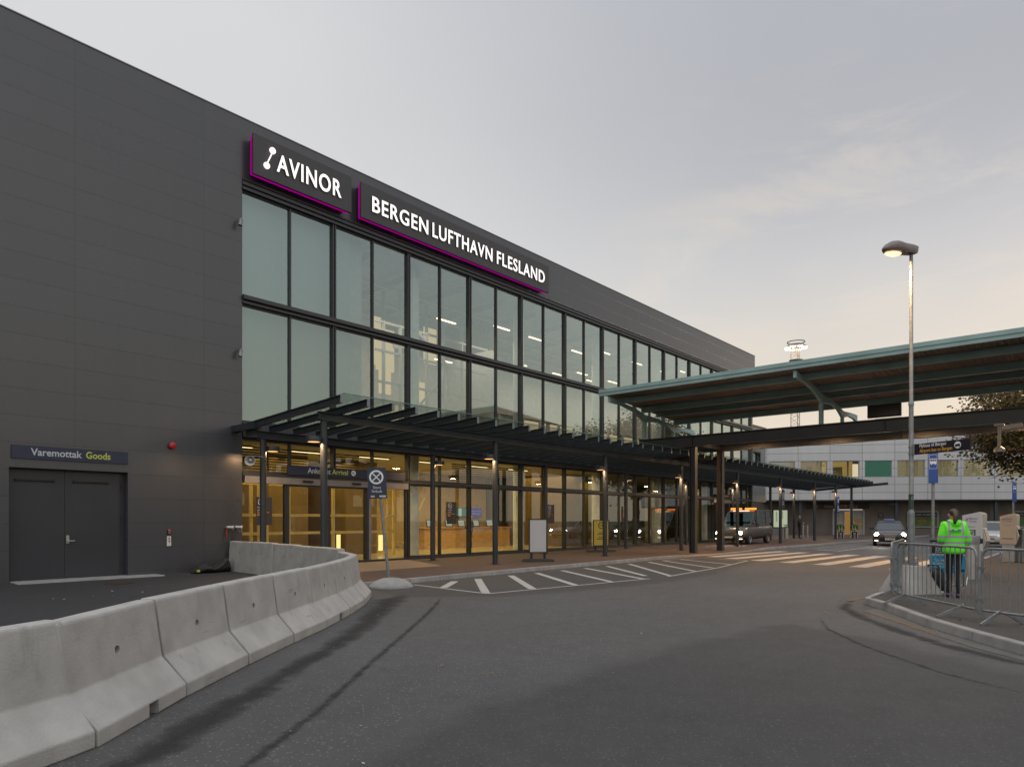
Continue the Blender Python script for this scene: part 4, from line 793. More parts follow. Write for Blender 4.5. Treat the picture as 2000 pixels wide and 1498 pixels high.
# dome camera under the girder
M_cam = mat('beige_camera_plastic', (0.30, 0.265, 0.225), 0.45)
t = thing('dome_camera', 'pale dome camera on a drop pole under the girder', 'camera', (27.8, -16.72, 3.84)); B().cyl((0, 0, 0.14), (0, 0, 0.88), 0.045, n=16).box(-0.12, 0.12, -0.14, 0.14, 0.88, 0.935).build('drop_pole', M_cam, t); B().lathe([(0.05, 0.2), (0.12, 0.14), (0.155, 0.1), (0.16, 0.0), (0.13, -0.01)], n=24).build('housing', M_cam, t, smooth=True); B().lathe([(0.115, -0.01), (0.11, -0.06), (0.075, -0.11), (0.0, -0.125)], n=24).build('dome', mat('smoked_dome', (0.03, 0.02, 0.02), 0.1), t, smooth=True)
t = thing('box_camera', 'pale box camera beside the dome camera under the girder', 'camera', (27.75, -17.05, 4.6)); B().hexa([(-0.1, 0.25, -0.05), (0.1, 0.25, -0.05), (0.1, -0.3, 0.0), (-0.1, -0.3, 0.0), (-0.1, 0.25, 0.1), (0.1, 0.25, 0.1), (0.1, -0.3, 0.15), (-0.1, -0.3, 0.15)]).build('housing', M_cam, t, bevel=0.015); B().cyl((0, 0, 0.12), (0, 0, 0.18), 0.03).build('bracket', M_cam, t)

# ---------------------------------------------------------------- white clad building at the end
wrz = math.atan2(-0.8267, 0.5627)
whb = thing('white_building', 'white panelled two storey building closing the end of the road', 'building', (64.54, 4.69, 0), wrz)
wp = lambda name, b, m, par=None, **k: b.build(name, m, par or whb, **k)
LEN = 46
wins = [(0.1, 2.45)] + [(2.95 + 2.86 * i, 5.35 + 2.86 * i) for i in range(15)]
b = B().box(-0.15, LEN, 0, 0.3, 3.42, 5.50).box(-0.15, LEN, 0, 0.3, 7.05, 9.6)
e = [-0.15] + [v for w in wins for v in w] + [LEN]
for i in range(0, len(e), 2): b.box(e[i], e[i + 1], 0.0, 0.3, 5.502, 7.048)
wp('facade', b, M_white)
wp('corner_trim', B().box(-0.32, -0.155, -0.06, 0.3, 3.4, 9.62), M_whitep); wp('roof', B().box(-0.3, LEN, 0.31, 14, 9.4, 9.58), M_white); wp('soffit', B().box(-0.15, LEN, 0.01, 1.6, 3.30, 3.415), M_frame)
wp('side_wall', B().box(-0.14, 0.1, 0.31, 14, 3.42, 9.4), M_white)
room_m = [emit('room_warm', (0.75, 0.52, 0.18), 0.40), emit('room_dim', (0.34, 0.26, 0.13), 0.4), emit('room_teal_blind', (0.06, 0.17, 0.13), 0.75), emit('room_pale', (0.60, 0.52, 0.32), 0.36), emit('room_grey', (0.30, 0.30, 0.28), 0.5)]
kinds = [4, 1, 0, 2, 3, 3, 3, 3, 1, 0, 4, 1, 3, 0, 1, 4]
M_winf = mat('pale_grey_frame', (0.36, 0.38, 0.40), 0.45); M_cab = mat('cream_cupboard', (0.50, 0.40, 0.18), 0.5)
b0 = wp('upper_floor', B().box(-0.1, LEN, 0.32, 6, 5.2, 5.4).box(-0.1, LEN, 0.32, 6, 7.2, 7.3), M_winf)
for (a, c), k in zip(wins, kinds):
    w = wp('window', B().quad((a, 0.12, 5.52), (c, 0.12, 5.52), (c, 0.12, 7.03), (a, 0.12, 7.03)), G_low)
    wp('frame', B().box(a, a + 0.06, 0.06, 0.16, 5.56, 7.0).box(c - 0.06, c, 0.06, 0.16, 5.56, 7.0).box(a, c, 0.06, 0.16, 7.0, 7.045).box(a, c, 0.0, 0.16, 5.505, 5.56), M_winf, w)
    b = B(); b.mi = 0; dpt = 0.5 if k == 2 else 2.6; b.box(a - 0.3, c + 0.3, dpt, dpt + 0.05, 5.42, 7.19)
    b.mi = 1
    if k == 0: b.box(a + 0.5, a + 1.5, 1.8, 2.2, 5.42, 6.6).box(a + 1.6, a + 1.72, 0.8, 0.9, 5.42, 7.1)
    if k == 3:
        for i in range(9): b.box(a + 0.9 + i * 0.12, a + 0.93 + i * 0.12, 0.3, 0.34, 5.5, 7.0)
    if k == 1: b.box(a + 1.6, a + 1.75, 0.5, 0.6, 5.45, 7.1).box(a + 1.95, a + 2.1, 0.5, 0.6, 5.45, 7.1).box(a + 0.9, a + 1.3, 0.9, 1.0, 5.45, 6.6)
    wp('room', b, [room_m[k], M_cab], w)
M_loww = mat('grey_brown_wall', (0.155, 0.135, 0.115), 0.75, var=0.14, scale=1.2)
b = B().box(-6, 6.4, 1.5, 1.7, -0.1, 3.3).box(9.1, LEN, 1.5, 1.7, -0.1, 3.3).box(6.4, 9.1, 1.5, 1.7, 2.55, 3.3); wp('lower_wall', b, M_loww)
b = B()
for x in (6.0, 12.2, 16, 20.2, 26, 32): b.box(x, x + 0.02, 1.485, 1.498, 0.1, 3.25)
wp('wall_joint', b, M_frame)
for x in (3.03, 11.6, 20.2, 28.8, 37.4): wp('column', B().box(x - 0.13, x + 0.13, 0.3, 0.5, 0.0, 3.30), mat('blue_grey_paint', (0.045, 0.055, 0.07), 0.5) if x < 4 else bpy.data.materials['blue_grey_paint'])
dr = wp('door', B().box(6.45, 7.3, 1.52, 1.56, 0.12, 2.3).box(8.25, 9.05, 1.52, 1.56, 0.12, 2.3), mat('pale_door_panel', (0.36, 0.35, 0.30), 0.5)); wp('frame', B().box(6.3, 6.45, 1.44, 1.6, 0.1, 2.5).box(7.3, 7.4, 1.44, 1.6, 0.1, 2.3).box(8.16, 8.25, 1.44, 1.6, 0.1, 2.3).box(9.05, 9.2, 1.44, 1.6, 0.1, 2.5).box(6.45, 9.05, 1.44, 1.6, 2.3, 2.5).box(6.45, 7.3, 1.47, 1.519, 1.1, 1.18).box(8.25, 9.05, 1.47, 1.519, 1.1, 1.18), M_winf, dr)
wp('door_opening', B().box(7.405, 8.155, 1.62, 1.66, 0.12, 2.295), emit('lit_lobby', (0.55, 0.30, 0.08), 0.45), dr); 
b = B(); b.disc((8.62, 1.515, 1.1), (0, -1, 0), 0.55, 24); wp('door_disc', b, mat('ochre_door_disc', (0.40, 0.28, 0.10), 0.5), dr)
def on_wb(x, y, z): return MW[whb.name] @ Vector((x, y, z))
def wsign(name, label, cat, x0, x1, z0, z1, y, m, th=0.08):
    t = thing(name, label, cat, on_wb(x0, y, z0), wrz); B().box(0, x1 - x0, -th, 0, 0, z1 - z0).build('panel', m, t, bevel=0.004); return t
t = wsign('terminal_sign', 'long dark sign with Avgang and Ankomst over the far doors', 'sign', 3.9, 9.6, 2.62, 3.1, 1.43, M_black)
B().text('Avgang', (1.6, -0.085, 0.19), (1, 0, 0), (0, 0, 1), 0.8, 0.14).text('Ankomst', (3.8, -0.085, 0.26), (1, 0, 0), (0, 0, 1), 0.8, 0.14).build('lettering', M_gtext, t); b = B().text('Departure', (1.6, -0.085, 0.06), (1, 0, 0), (0, 0, 1), 0.9, 0.14).text('Arrival', (3.8, -0.085, 0.06), (1, 0, 0), (0, 0, 1), 0.8, 0.14)
for x in (0.9, 3.2, 3.55): b.disc((x, -0.084, 0.24), (0, -1, 0), 0.14, 20, 0.09)
b.build('lettering', M_otext2, t)
t = wsign('backlit_poster', 'glowing pale green poster case by the far doors', 'poster', 0.75, 2.2, 0.75, 2.55, 1.45, M_frame, 0.14); B().box(0.09, 1.36, -0.15, -0.1405, 0.1, 1.72).build('display', E_poster, t); B().box(0.0, 1.45, -0.14, 0, -0.65, -0.01).build('plinth', M_headgrey, t); B().box(0.3, 0.42, -0.153, -0.1505, 0.6, 1.6).box(0.7, 0.95, -0.153, -0.1505, 0.9, 1.65).build('print', emit('poster_print', (0.35, 0.5, 0.35), 0.5), t)
t = wsign('wall_notice', 'small square brown notice on the wall beside the canopy end', 'sign', 10.4, 10.9, 1.75, 2.2, 1.49, mat('brown_notice', (0.045, 0.03, 0.03), 0.5), 0.04); B().box(0.1, 0.4, -0.044, -0.0405, 0.25, 0.35).box(0.1, 0.4, -0.044, -0.0405, 0.1, 0.18).build('lettering', M_headgrey, t)
def advert(x0, x1, label):
    t = wsign('advert_board', label, 'poster', x0, x1, 0.85, 2.35, 1.46, M_winf, 0.06); w = x1 - x0
    B().box(0.08, w - 0.08, -0.066, -0.0605, 1.0, 1.42).build('header', M_black, t); B().box(0.08, w - 0.08, -0.066, -0.0605, 0.08, 0.995).build('picture', mat('green_print', (0.06, 0.12, 0.025), 0.5, var=0.4, scale=1.5), t)
    B().box(0.9, 1.7, -0.07, -0.0665, 0.5, 0.7).build('print', mat('orange_print', (0.30, 0.09, 0.03), 0.5), t); B().text('LET\'S MEET IN BERGEN', (0.2, -0.068, 1.13), (1, 0, 0), (0, 0, 1), w - 0.4, 0.14).build('lettering', M_gtext, t)
advert(13.0, 15.75, 'green advertising board on the wall behind the dark taxi'); advert(22.3, 25.3, 'dark topped advertising board on the wall behind the silver car')
t = thing('floodlight_fitting', 'small floodlight on the wall column above the taxi', 'lamp', on_wb(11.1, 0.25, 2.95), wrz); B().hexa([(-0.2, -0.25, 0), (0.2, -0.25, 0), (0.25, 0, 0.06), (-0.25, 0, 0.06), (-0.2, -0.25, 0.05), (0.2, -0.25, 0.05), (0.25, 0, 0.16), (-0.25, 0, 0.16)]).build('head', M_steel, t, bevel=0.01); B().bar((0.2, -0.05, 0.1), (0.5, 0.1, 0.05), 0.04, 0.04).build('arm', M_steel, t)
t = thing('litter_bin', 'tall steel litter bin between the canopy posts and the glowing poster', 'bin', (53.2, -0.9, 0.115)); B().cyl((0, 0, 0), (0, 0, 0.85), 0.19, n=20).build('body', M_alu, t, smooth=True); B().cyl((0, 0, 0.855), (0, 0, 0.9), 0.2).cyl((0, 0, 1.05), (0, 0, 1.08), 0.21).box(-0.18, -0.14, -0.02, 0.02, 0.9, 1.05).box(0.14, 0.18, -0.02, 0.02, 0.9, 1.05).build('lid', M_black, t)
for i, (x, y, lb) in enumerate(((55.2, -1.55, 'steel bollard nearer the glowing poster'), (55.6, -1.75, 'steel bollard nearer the man in the suit'))):
    t = thing('bollard', lb, 'bollard', (x, y, 0.115), 0, 'steel bollards by the far doors'); B().cyl((0, 0, 0), (0, 0, 1.02), 0.05, n=14).build('post', M_alu, t, smooth=True); B().lathe([(0.051, 1.0), (0.055, 1.03), (0.03, 1.06), (0, 1.065)], n=14).build('cap', M_galv, t, smooth=True)

# high mast light far beyond
E_mast = emit('mast_lamp_light', (1.0, 0.70, 0.36), 14.0)
t = thing('floodlight_mast', 'tall lattice floodlight mast far beyond the bus canopy', 'mast', (123.3, 21.7, 0))
b = B(); r = 0.85; H = 32
for i in range(3):
    a0, a1 = i * 2.094, (i + 1) * 2.094; p, q = (r * math.cos(a0), r * math.sin(a0)), (r * math.cos(a1), r * math.sin(a1)); b.cyl((*p, 0), (*p, H), 0.07, n=6)
    for k in range(24): z = k * H / 24; b.cyl((*p, z), (*q, z + H / 48), 0.035, n=4, caps=False).cyl((*q, z + H / 48), (*p, z + H / 24), 0.035, n=4, caps=False)
b.build('lattice', mat('orange_grey_lattice', (0.45, 0.38, 0.33), 0.6), t); B().lathe([(1.1, 29.4), (1.2, 29.5), (1.1, 29.6)], n=20).build('platform', M_galv, t); b = B(); b.tube([(1.45 * math.cos(a * .3142), 1.45 * math.sin(a * .3142), 32.7) for a in range(21)], 0.09, 6); b.build('head_ring', M_galv, t); B().tube([(1.3 * math.cos(a * .3142), 1.3 * math.sin(a * .3142), 32.2) for a in range(21)], 0.06, 6).build('head_ring', M_galv, t)
hd = None
for k in range(8):
    a = k * 0.785; c = Vector((1.5 * math.cos(a), 1.5 * math.sin(a), 31.7)); h = B().lathe([(0.15, 0.3), (0.45, 0.1), (0.5, 0)], c, 12).build('lamp_head', M_headgrey, t); B().disc(c + Vector((0, 0, -0.02)), (0, 0, -1), 0.46, 12).lathe([(0.02, -0.16), (0.3, -0.1), (0.44, -0.03)], c, 12).build('lamp', E_mast, h)

# ---------------------------------------------------------------- concrete barriers
PROF = [(0, 0.0), (0, 0.12), (0.215, 0.37), (0.285, 0.86), (0.30, 0.88), (0.435, 0.88), (0.45, 0.86), (0.50, 0.0)]
def barrier_proto(notch, name, hole=True):
    b = B(); L2 = 0.665; b.prism([(-L2, y, z) for y, z in PROF], (2 * L2, 0, 0)); o = b.build(name, M_conc, None, weld=True)
    applied(o, [('BEVEL', {'width': 0.02, 'segments': 3, 'limit_method': 'ANGLE', 'angle_limit': R(20)})])
    cut = B()
    if hole: cut.cyl((0.0, 0.15, 0.56), (0.0, 0.31, 0.56), 0.036, n=16).cyl((0.0, 0.44, 0.56), (0.0, 0.52, 0.56), 0.03, n=12)
    if notch: cut.box(0.02, 0.17, -0.1, 0.6, -0.1, 0.115)
    c = cut.build('cutter', M_conc); applied(o, [('BOOLEAN', {'object': c, 'operation': 'DIFFERENCE', 'solver': 'EXACT'})]); bpy.data.objects.remove(c)
    return o
pa = barrier_proto(False, 'concrete_barrier'); pb = barrier_proto(True, 'concrete_barrier')
front = [(-2.0, -15.55), (-0.75, -15.15), (0.5, -14.68), (1.70, -14.06), (2.72, -13.14), (3.77, -12.29), (4.82, -11.48), (5.83, -10.72), (6.87, -9.83), (7.82, -8.96), (8.74, -7.95), (9.30, -6.7), (9.62, -5.4), (9.84, -4.08), (9.96, -2.75), (10.03, -1.42), (10.07, -0.12)]
lbs = {2: 'nearest big concrete barrier cut by the left edge of the photo', 3: 'concrete barrier with broken drain notch second from the left edge', 4: 'third concrete barrier from the left edge in the outer curve', 5: 'fourth concrete barrier from the left edge with dark damp foot', 6: 'fifth concrete barrier from the left edge with a scraped foot', 7: 'sixth concrete barrier from the left edge with small drain notch', 8: 'seventh concrete barrier from the left edge in the outer curve', 9: 'last visible outer concrete barrier beside the sign base',
       10: 'concrete barrier at the turn of the row next to the sign base', 11: 'inner row concrete barrier just after the turn', 12: 'middle concrete barrier of the inner row before the entrance', 13: 'fourth inner concrete barrier counted from the turn of the row', 14: 'second concrete barrier from the wall in the inner row', 15: 'concrete barrier touching the building corner beside the black bag', 0: 'concrete barrier farthest out of the row towards the camera', 1: 'concrete barrier next to the left edge of the photo'}
used = {}
for i in range(2, len(front) - 1):
    p, q = Vector(front[i]), Vector(front[i + 1]); d = q - p; src = pb if i in (3, 7) else pa; m = (p + q) / 2; rz = math.atan2(d.y, d.x)
    o = src if src.name not in used else src.copy()
    if o is not src: col.objects.link(o)
    used[src.name] = 1
    z = 0.009 if i < 12 else 0.06 + 0.01 * (i - 11)
    o.location = (m.x, m.y, 0.0 if i < 11 else (0.07 if i < 13 else 0.085)); o.rotation_euler = (0, 0, rz + R(rnd.uniform(-.5, .5))); o.location.x += rnd.uniform(-.008, .008); o.location.y += rnd.uniform(-.008, .008); o.scale = ((d.length - 0.026) / 1.33, 1, rnd.uniform(.988, 1.012))
    if i == 3: o.rotation_euler = (0, R(-0.4), rz)
    tag(o, lbs[i], 'barrier', 'concrete barriers round the goods yard')
# black bag beside the barrier
b = B(); n = 20
prof = [(0, .02, .02), (.08, .10, .07), (.2, .16, .16), (.35, .2, .22), (.48, .22, .17), (.6, .2, .10), (.72, .2, .14), (.86, .21, .24), (.98, .19, .30), (1.08, .14, .24), (1.14, .05, .06)]
rings = []
for (x, w, h) in prof: rings.append([(x, w * math.cos(a) * (1 + .12 * math.sin(5 * a + x * 9)), 1.45 * max(0, h / 2 + h / 2 * math.sin(a) * (1 + .1 * math.sin(3 * a + x * 14)))) for a in [2 * math.pi * k / n for k in range(n)]])
t = thing('tarpaulin_bag', 'crumpled black bag lying against the dark wall by the barrier', 'bag', (8.35, -0.42, 0.105)); o = B().loft(rings).build('sack', mat('black_fabric', (0.018, 0.016, 0.016), 0.7, bump=0.6, bscale=9), t, smooth=True); applied(o, [('SUBSURF', {'levels': 1, 'render_levels': 1})]); B().box(0.12, 0.18, -0.19, -0.12, 0.05, 0.1).build('tie', mat('yellow_strap', (0.6, 0.6, 0.08), 0.5), t)
t = thing('manhole_cover', 'rusty iron manhole cover in the yard before the goods door', 'manhole cover', (6.1, -1.75, 0.092)); b = B().disc((0, 0, 0), (0, 0, 1), 0.30, 32); M_iron = mat('rusty_iron', (0.09, 0.05, 0.035), 0.8, var=0.4, scale=12)
b = B().cyl((0, 0, -0.004), (0, 0, 0.004), 0.33, n=32).build('rim', M_iron, t); b = B()
for i in range(7): y = -0.24 + 0.08 * i; w = math.sqrt(0.30 ** 2 - y * y); b.box(-w, w, y - 0.02, y + 0.02, 0.0045, 0.012)
b.build('cover_plate', mat('dark_iron', (0.05, 0.035, 0.03), 0.7), t)

# ---------------------------------------------------------------- no stopping sign on its base
t = thing('no_stopping_sign', 'navy Stans forbudt sign on a leaning grey pole with domed concrete foot', 'sign', (10.24, -6.72, 0), R(-42))
B().lathe([(0.52, 0), (0.52, 0.03), (0.47, 0.09), (0.36, 0.16), (0.20, 0.215), (0.06, 0.235)], n=36, sx=1.0, sy=0.85).build('base', M_conc2, t, smooth=True)
B().cyl((-0.05, 0, 0.2), (-0.31, 0.025, 2.74), 0.034, n=16).build('pole', M_galv, t, smooth=True)
b = B(); cx, y = -0.325, -0.04
sg = B().hexa([(cx - 0.19, y, 2.08), (cx + 0.24, y, 2.10), (cx + 0.24, y + 0.02, 2.10), (cx - 0.19, y + 0.02, 2.08), (cx - 0.23, y, 2.80), (cx + 0.20, y, 2.815), (cx + 0.20, y + 0.02, 2.815), (cx - 0.23, y + 0.02, 2.80)]).build('panel', M_navy, t, bevel=0.004)
cc = (cx - 0.012, y - 0.003, 2.585)
b = B().disc(cc, (0, -1, 0), 0.165, 32, 0.125).bar((cc[0] - 0.095, y - 0.004, cc[2] - 0.095), (cc[0] + 0.095, y - 0.004, cc[2] + 0.095), 0.003, 0.024, (1, 0, -1)).bar((cc[0] + 0.095, y - 0.0045, cc[2] - 0.095), (cc[0] - 0.095, y - 0.0045, cc[2] + 0.095), 0.003, 0.024, (1, 0, 1))
b.text('Stans', (cx - 0.085, y - 0.002, 2.315), (1, 0, 0), (0, 0, 1), 0.175, 0.06, 0.003, -0.005).text('forbudt', (cx - 0.115, y - 0.002, 2.225), (1, 0, 0), (0, 0, 1), 0.235, 0.065, 0.003, -0.005).build('lettering', M_wtext, t)
B().box(cx - 0.14, cx - 0.05, y - 0.004, y - 0.001, 2.115, 2.155).build('sticker', mat('pale_red_sticker', (0.6, 0.35, 0.33), 0.5), t); B().box(cx + 0.06, cx + 0.21, y - 0.004, y - 0.001, 2.12, 2.16).build('sticker', mat('pale_blue_sticker', (0.45, 0.58, 0.68), 0.5), t)
B().disc((cc[0], y - 0.002, cc[2]), (0, -1, 0), 0.124, 32).build('symbol_field', mat('grey_navy_field', (0.05, 0.055, 0.07), 0.5), t)
# pavement boards
def board(name, label, loc, rz, w, z0, z1, mface, extra=None):
    t = thing(name, label, 'sign board', loc, rz)
    B().hexa([(-w * 0.85, -0.28, 0), (w * 0.85, -0.28, 0), (w * 0.85, 0.28, 0), (-w * 0.85, 0.28, 0), (-w * 0.75, -0.2, 0.09), (w * 0.75, -0.2, 0.09), (w * 0.75, 0.2, 0.09), (-w * 0.75, 0.2, 0.09)]).build('base', M_rubber, t, bevel=0.03)
    B().box(-w / 2, w / 2, -0.025, 0.025, z0, z0 + 0.035).box(-w / 2, w / 2, -0.025, 0.025, z1 - 0.035, z1).box(-w / 2, -w / 2 + 0.035, -0.025, 0.025, z0 + 0.036, z1 - 0.036).box(w / 2 - 0.035, w / 2, -0.025, 0.025, z0 + 0.036, z1 - 0.036).box(-w * .42, -w * .3, -0.02, 0.02, 0.06, z0 - .001).box(w * .3, w * .42, -0.02, 0.02, 0.06, z0 - .001).build('frame', M_black, t)
    B().box(-w / 2 + 0.036, w / 2 - 0.036, -0.012, 0.012, z0 + 0.037, z1 - 0.037).build('panel', mface, t)
    return t
board('pavement_board', 'blank white poster board in a black frame on the pavement', (18.75, -4.3, 0.118), R(-38), 0.66, 0.30, 1.50, mat('blank_white_panel', (0.50, 0.50, 0.51), 0.5, var=0.02))
t = board('pavement_board', 'yellow poster board with a black arrow behind a canopy post', (26.2, -2.0, 0.118), R(-30), 0.80, 0.26, 1.45, mat('yellow_panel', (0.42, 0.36, 0.06), 0.5, var=0.05))
b = B().disc((0.0, -0.016, 1.2), (0, -1, 0), 0.16, 24, 0.12).bar((-0.1, -0.016, 1.2), (0.08, -0.016, 1.2), 0.004, 0.03).quad((0.02, -0.0165, 1.28), (0.1, -0.0165, 1.2), (0.02, -0.0165, 1.12), (0.05, -0.0165, 1.2)); [b.box(-w, w, -0.017, -0.0135, z, z + 0.035) for w, z in ((0.12, 0.86), (0.2, 0.78), (0.15, 0.64), (0.22, 0.56))]; b.build('lettering', M_black, t)

# ---------------------------------------------------------------- lamp post, its signs and the bus stop
lpx, lpy = 15.60, -16.45
t = thing('lamp_footing', 'tall tapered concrete block carrying the street lamp behind the crowd barriers', 'footing', (lpx, lpy, 0.122), R(-41))
b = B(); b.hexa([(-0.44, -0.40, 0), (0.44, -0.40, 0), (0.44, 0.40, 0), (-0.44, 0.40, 0), (-0.20, -0.20, 0.56), (0.20, -0.20, 0.56), (0.20, 0.20, 0.56), (-0.20, 0.20, 0.56)]); b.build('block', M_conc2, t, bevel=0.02)
lp = thing('street_lamp', 'tall grey street lamp with one glowing curved head above the crowd barriers', 'street lamp', (lpx, lpy, 0.682))
b = B().cyl((0, 0, 0), (0, 0, 1.02), 0.062, n=20).lathe([(0.062, 1.02), (0.062, 1.06), (0.044, 1.10), (0.043, 3.2)], n=20).lathe([(0.052, 3.2), (0.052, 3.26), (0.036, 3.30), (0.033, 6.25)], n=20); b.build('pole', M_galv, lp, smooth=True)
B().box(-0.12, 0.12, -0.12, 0.12, 0.001, 0.02).cyl((0.09, 0.09, 0.02), (0.09, 0.09, 0.06), 0.014, n=6).cyl((-0.09, 0.09, 0.02), (-0.09, 0.09, 0.06), 0.014, n=6).cyl((0.09, -0.09, 0.02), (0.09, -0.09, 0.06), 0.014, n=6).cyl((-0.09, -0.09, 0.02), (-0.09, -0.09, 0.06), 0.014, n=6).build('base_plate', M_galv, lp)
# head: a leaf shaped housing pointing left over the road
rv = Vector((0.6564, -0.7544, 0)); hv = (rv * -0.93 + Vector((0.7544, 0.6564, 0)) * -0.36).normalized(); sv = Vector((-hv.y, hv.x, 0))
rings = []
for (d, w, zb, zt) in ((-0.15, 0.05, 6.33, 6.42), (-0.11, 0.075, 6.24, 6.425), (0.0, 0.10, 6.215, 6.43), (0.19, 0.12, 6.20, 6.425), (0.31, 0.14, 6.19, 6.43), (0.43, 0.16, 6.18, 6.435), (0.55, 0.155, 6.175, 6.41), (0.66, 0.12, 6.18, 6.35), (0.73, 0.065, 6.205, 6.28), (0.755, 0.02, 6.225, 6.25)):
    zc, h = (zb + zt) / 2, (zt - zb) / 2
    rings.append([hv * d + sv * (w * math.cos(a)) + Vector((0, 0, zc + (h * math.sin(a) if math.sin(a) > 0 else h * max(-0.9, 1.3 * math.sin(a))))) for a in [2 * math.pi * k / 18 for k in range(18)]])
head = B().loft(rings).build('lamp_head', mat('brown_grey_enamel', (0.16, 0.13, 0.12), 0.4), lp, smooth=True)
b = B(); c = hv * 0.50 + Vector((0, 0, 6.183)); b.add([c + hv * (0.185 * math.cos(a)) + sv * (0.115 * math.sin(a)) + Vector((0, 0, -0.008)) for a in [2 * math.pi * k / 24 for k in range(24)]] + [c + hv * (0.13 * math.cos(a)) + sv * (0.08 * math.sin(a)) + Vector((0, 0, -0.034)) for a in [2 * math.pi * k / 24 for k in range(24)]], [[i, (i + 1) % 24, 24 + (i + 1) % 24, 24 + i] for i in range(24)] + [list(range(24, 48))])
b.build('lens', E_street, head)
d = bpy.data.lights.new('street_lamp_light', 'AREA'); d.shape = 'DISK'; d.size = 0.28; d.energy = 110; d.color = (1.0, 0.62, 0.32); o = bpy.data.objects.new('street_lamp_light', d); col.objects.link(o); o.location = Vector((lpx, lpy, 0.682 + 6.10)) + hv * 0.50
bl0 = None
for i, y in enumerate((-7.2, -10.6, -14.0, -17.4)):
    lb = '%s downlight between the bus canopy girders from the terminal' % ordw[i]
    if bl0 is None:
        bl0 = thing('girder_lamp', lb, 'lamp', (29.2, y, 5.10), 0, 'downlights between the bus canopy girders')
        B().box(-0.14, 0.14, -0.3, 0.3, -0.03, 0.06).build('lamp_housing', M_steel, bl0, bevel=0.01); B().quad((-0.11, -0.26, -0.033), (-0.11, 0.26, -0.033), (0.11, 0.26, -0.033), (0.11, -0.26, -0.033)).build('diffuser', E_down, bl0)
        B().box(-1.375, 1.375, -0.03, 0.03, 0.062, 0.12).build('hanger', M_girder, bl0)
    else: dup(bl0, (29.2, y, 5.10), 0, lb)
    d = bpy.data.lights.new('girder_lamp_light', 'AREA'); d.shape = 'RECTANGLE'; d.size = 0.25; d.size_y = 0.5; d.energy = 140; d.color = (1.0, 0.58, 0.28); o = bpy.data.objects.new('girder_lamp_light', d); col.objects.link(o); o.location = (29.2, y, 5.04)
B().cyl((-0.005, 0, 1.12), (-0.005, 0, 1.42), 0.0455, n=20, caps=False).build('sticker', mat('dark_green_sticker', (0.03, 0.06, 0.045), 0.5), lp)
v = (rv * 0.2 - Vector((0.7544, 0.6564, 0))).normalized(); b = B().disc(Vector((0, 0, 1.34)) + v * 0.0475, v, 0.035, 20, 0.026); b.build('symbol', M_gtext, lp)
# direction sign
du = Vector((15.10 - 15.62, -17.50 + 16.47, 0)).normalized(); rz = math.atan2(du.y, du.x)
t = thing('bus_direction_sign', 'dark direction sign reading Flybuss til Bergen on the street lamp', 'sign', (lpx, lpy, 2.99), rz)
B().box(0.075, 1.20, -0.022, 0.022, -0.105, 0.105).build('panel', M_navy2, t, bevel=0.006)
B().text('Flybuss til Bergen', (0.20, -0.023, 0.006), (1, 0, 0), (0, 0, 1), 0.54, 0.088, 0.002, 0.004).build('lettering', M_wtext, t); B().text('Airport bus to Bergen', (0.20, -0.023, -0.094), (1, 0, 0), (0, 0, 1), 0.66, 0.088, 0.002, 0.004).build('lettering', M_otext, t)
b = B(); b.mi = 0; b.disc((0.965, -0.0235, 0.005), (0, -1, 0), 0.065, 28); b.mi = 1; b.box(0.918, 1.012, -0.026, -0.0245, -0.018, 0.012).box(0.925, 1.012, -0.026, -0.0245, 0.014, 0.02).box(0.918, 0.935, -0.026, -0.0245, -0.028, 0.012).disc((0.935, -0.0262, -0.024), (0, -1, 0), 0.01, 12).disc((0.993, -0.0262, -0.024), (0, -1, 0), 0.01, 12).box(0.925, 1.012, -0.026, -0.0245, 0.024, 0.027); b.build('bus_symbol', [M_wtext, M_navy2], t)
B().box(0.045, 0.09, -0.03, 0.03, -0.10, 0.10).cyl((0, 0, 0.05), (0, 0, 0.075), 0.055, n=16).cyl((0, 0, -0.085), (0, 0, -0.06), 0.055, n=16).build('clamp', M_galv, t)
def bus_sign(loc, rz, label, hp, k):
    t = thing('bus_stop_sign', label, 'sign', loc, rz, 'blue bus stop signs'); t.scale = (k, k, k); hp /= k; B().cyl((0, 0, 0), (0, 0, hp), 0.05, n=16).build('pole', M_galv, t, smooth=True)
    z = hp - 1.12; B().box(-0.15, 0.15, -0.085, -0.057, z, z + 1.10).build('panel', M_blue, t, bevel=0.004); y = -0.0865
    b = B().box(-0.12, 0.12, y, y + .001, z + 0.52, z + 0.53).box(-0.12, 0.12, y, y + .001, z + 1.02, z + 1.03).box(-0.12, -0.112, y, y + .001, z + .531, z + 1.019).box(0.112, 0.12, y, y + .001, z + .531, z + 1.019)
    b.box(-0.1, 0.1, y, y + .001, z + 0.86, z + 0.885).box(-0.1, 0.1, y, y + .001, z + 0.70, z + 0.79).box(-0.1, -0.09, y, y + .001, z + .79, z + .86).box(0.09, 0.1, y, y + .001, z + .79, z + .86).box(-0.035, -0.025, y, y + .001, z + .79, z + .86).box(0.03, 0.04, y, y + .001, z + .79, z + .86).disc((-0.055, y - 0.0005, z + 0.695), (0, -1, 0), 0.026, 14).disc((0.06, y - 0.0005, z + 0.695), (0, -1, 0), 0.026, 14); b.build('bus_symbol', M_wtext, t); return t
bus_sign((19.4, -16.2, 0.122), R(-74), 'blue bus stop sign on a grey pole under the Flybuss sign', 3.12, 0.68)
bus_sign((41.5, -15.96, 0.122), R(-32), 'slim blue bus stop sign behind the beige ticket machine', 3.33, 0.88)

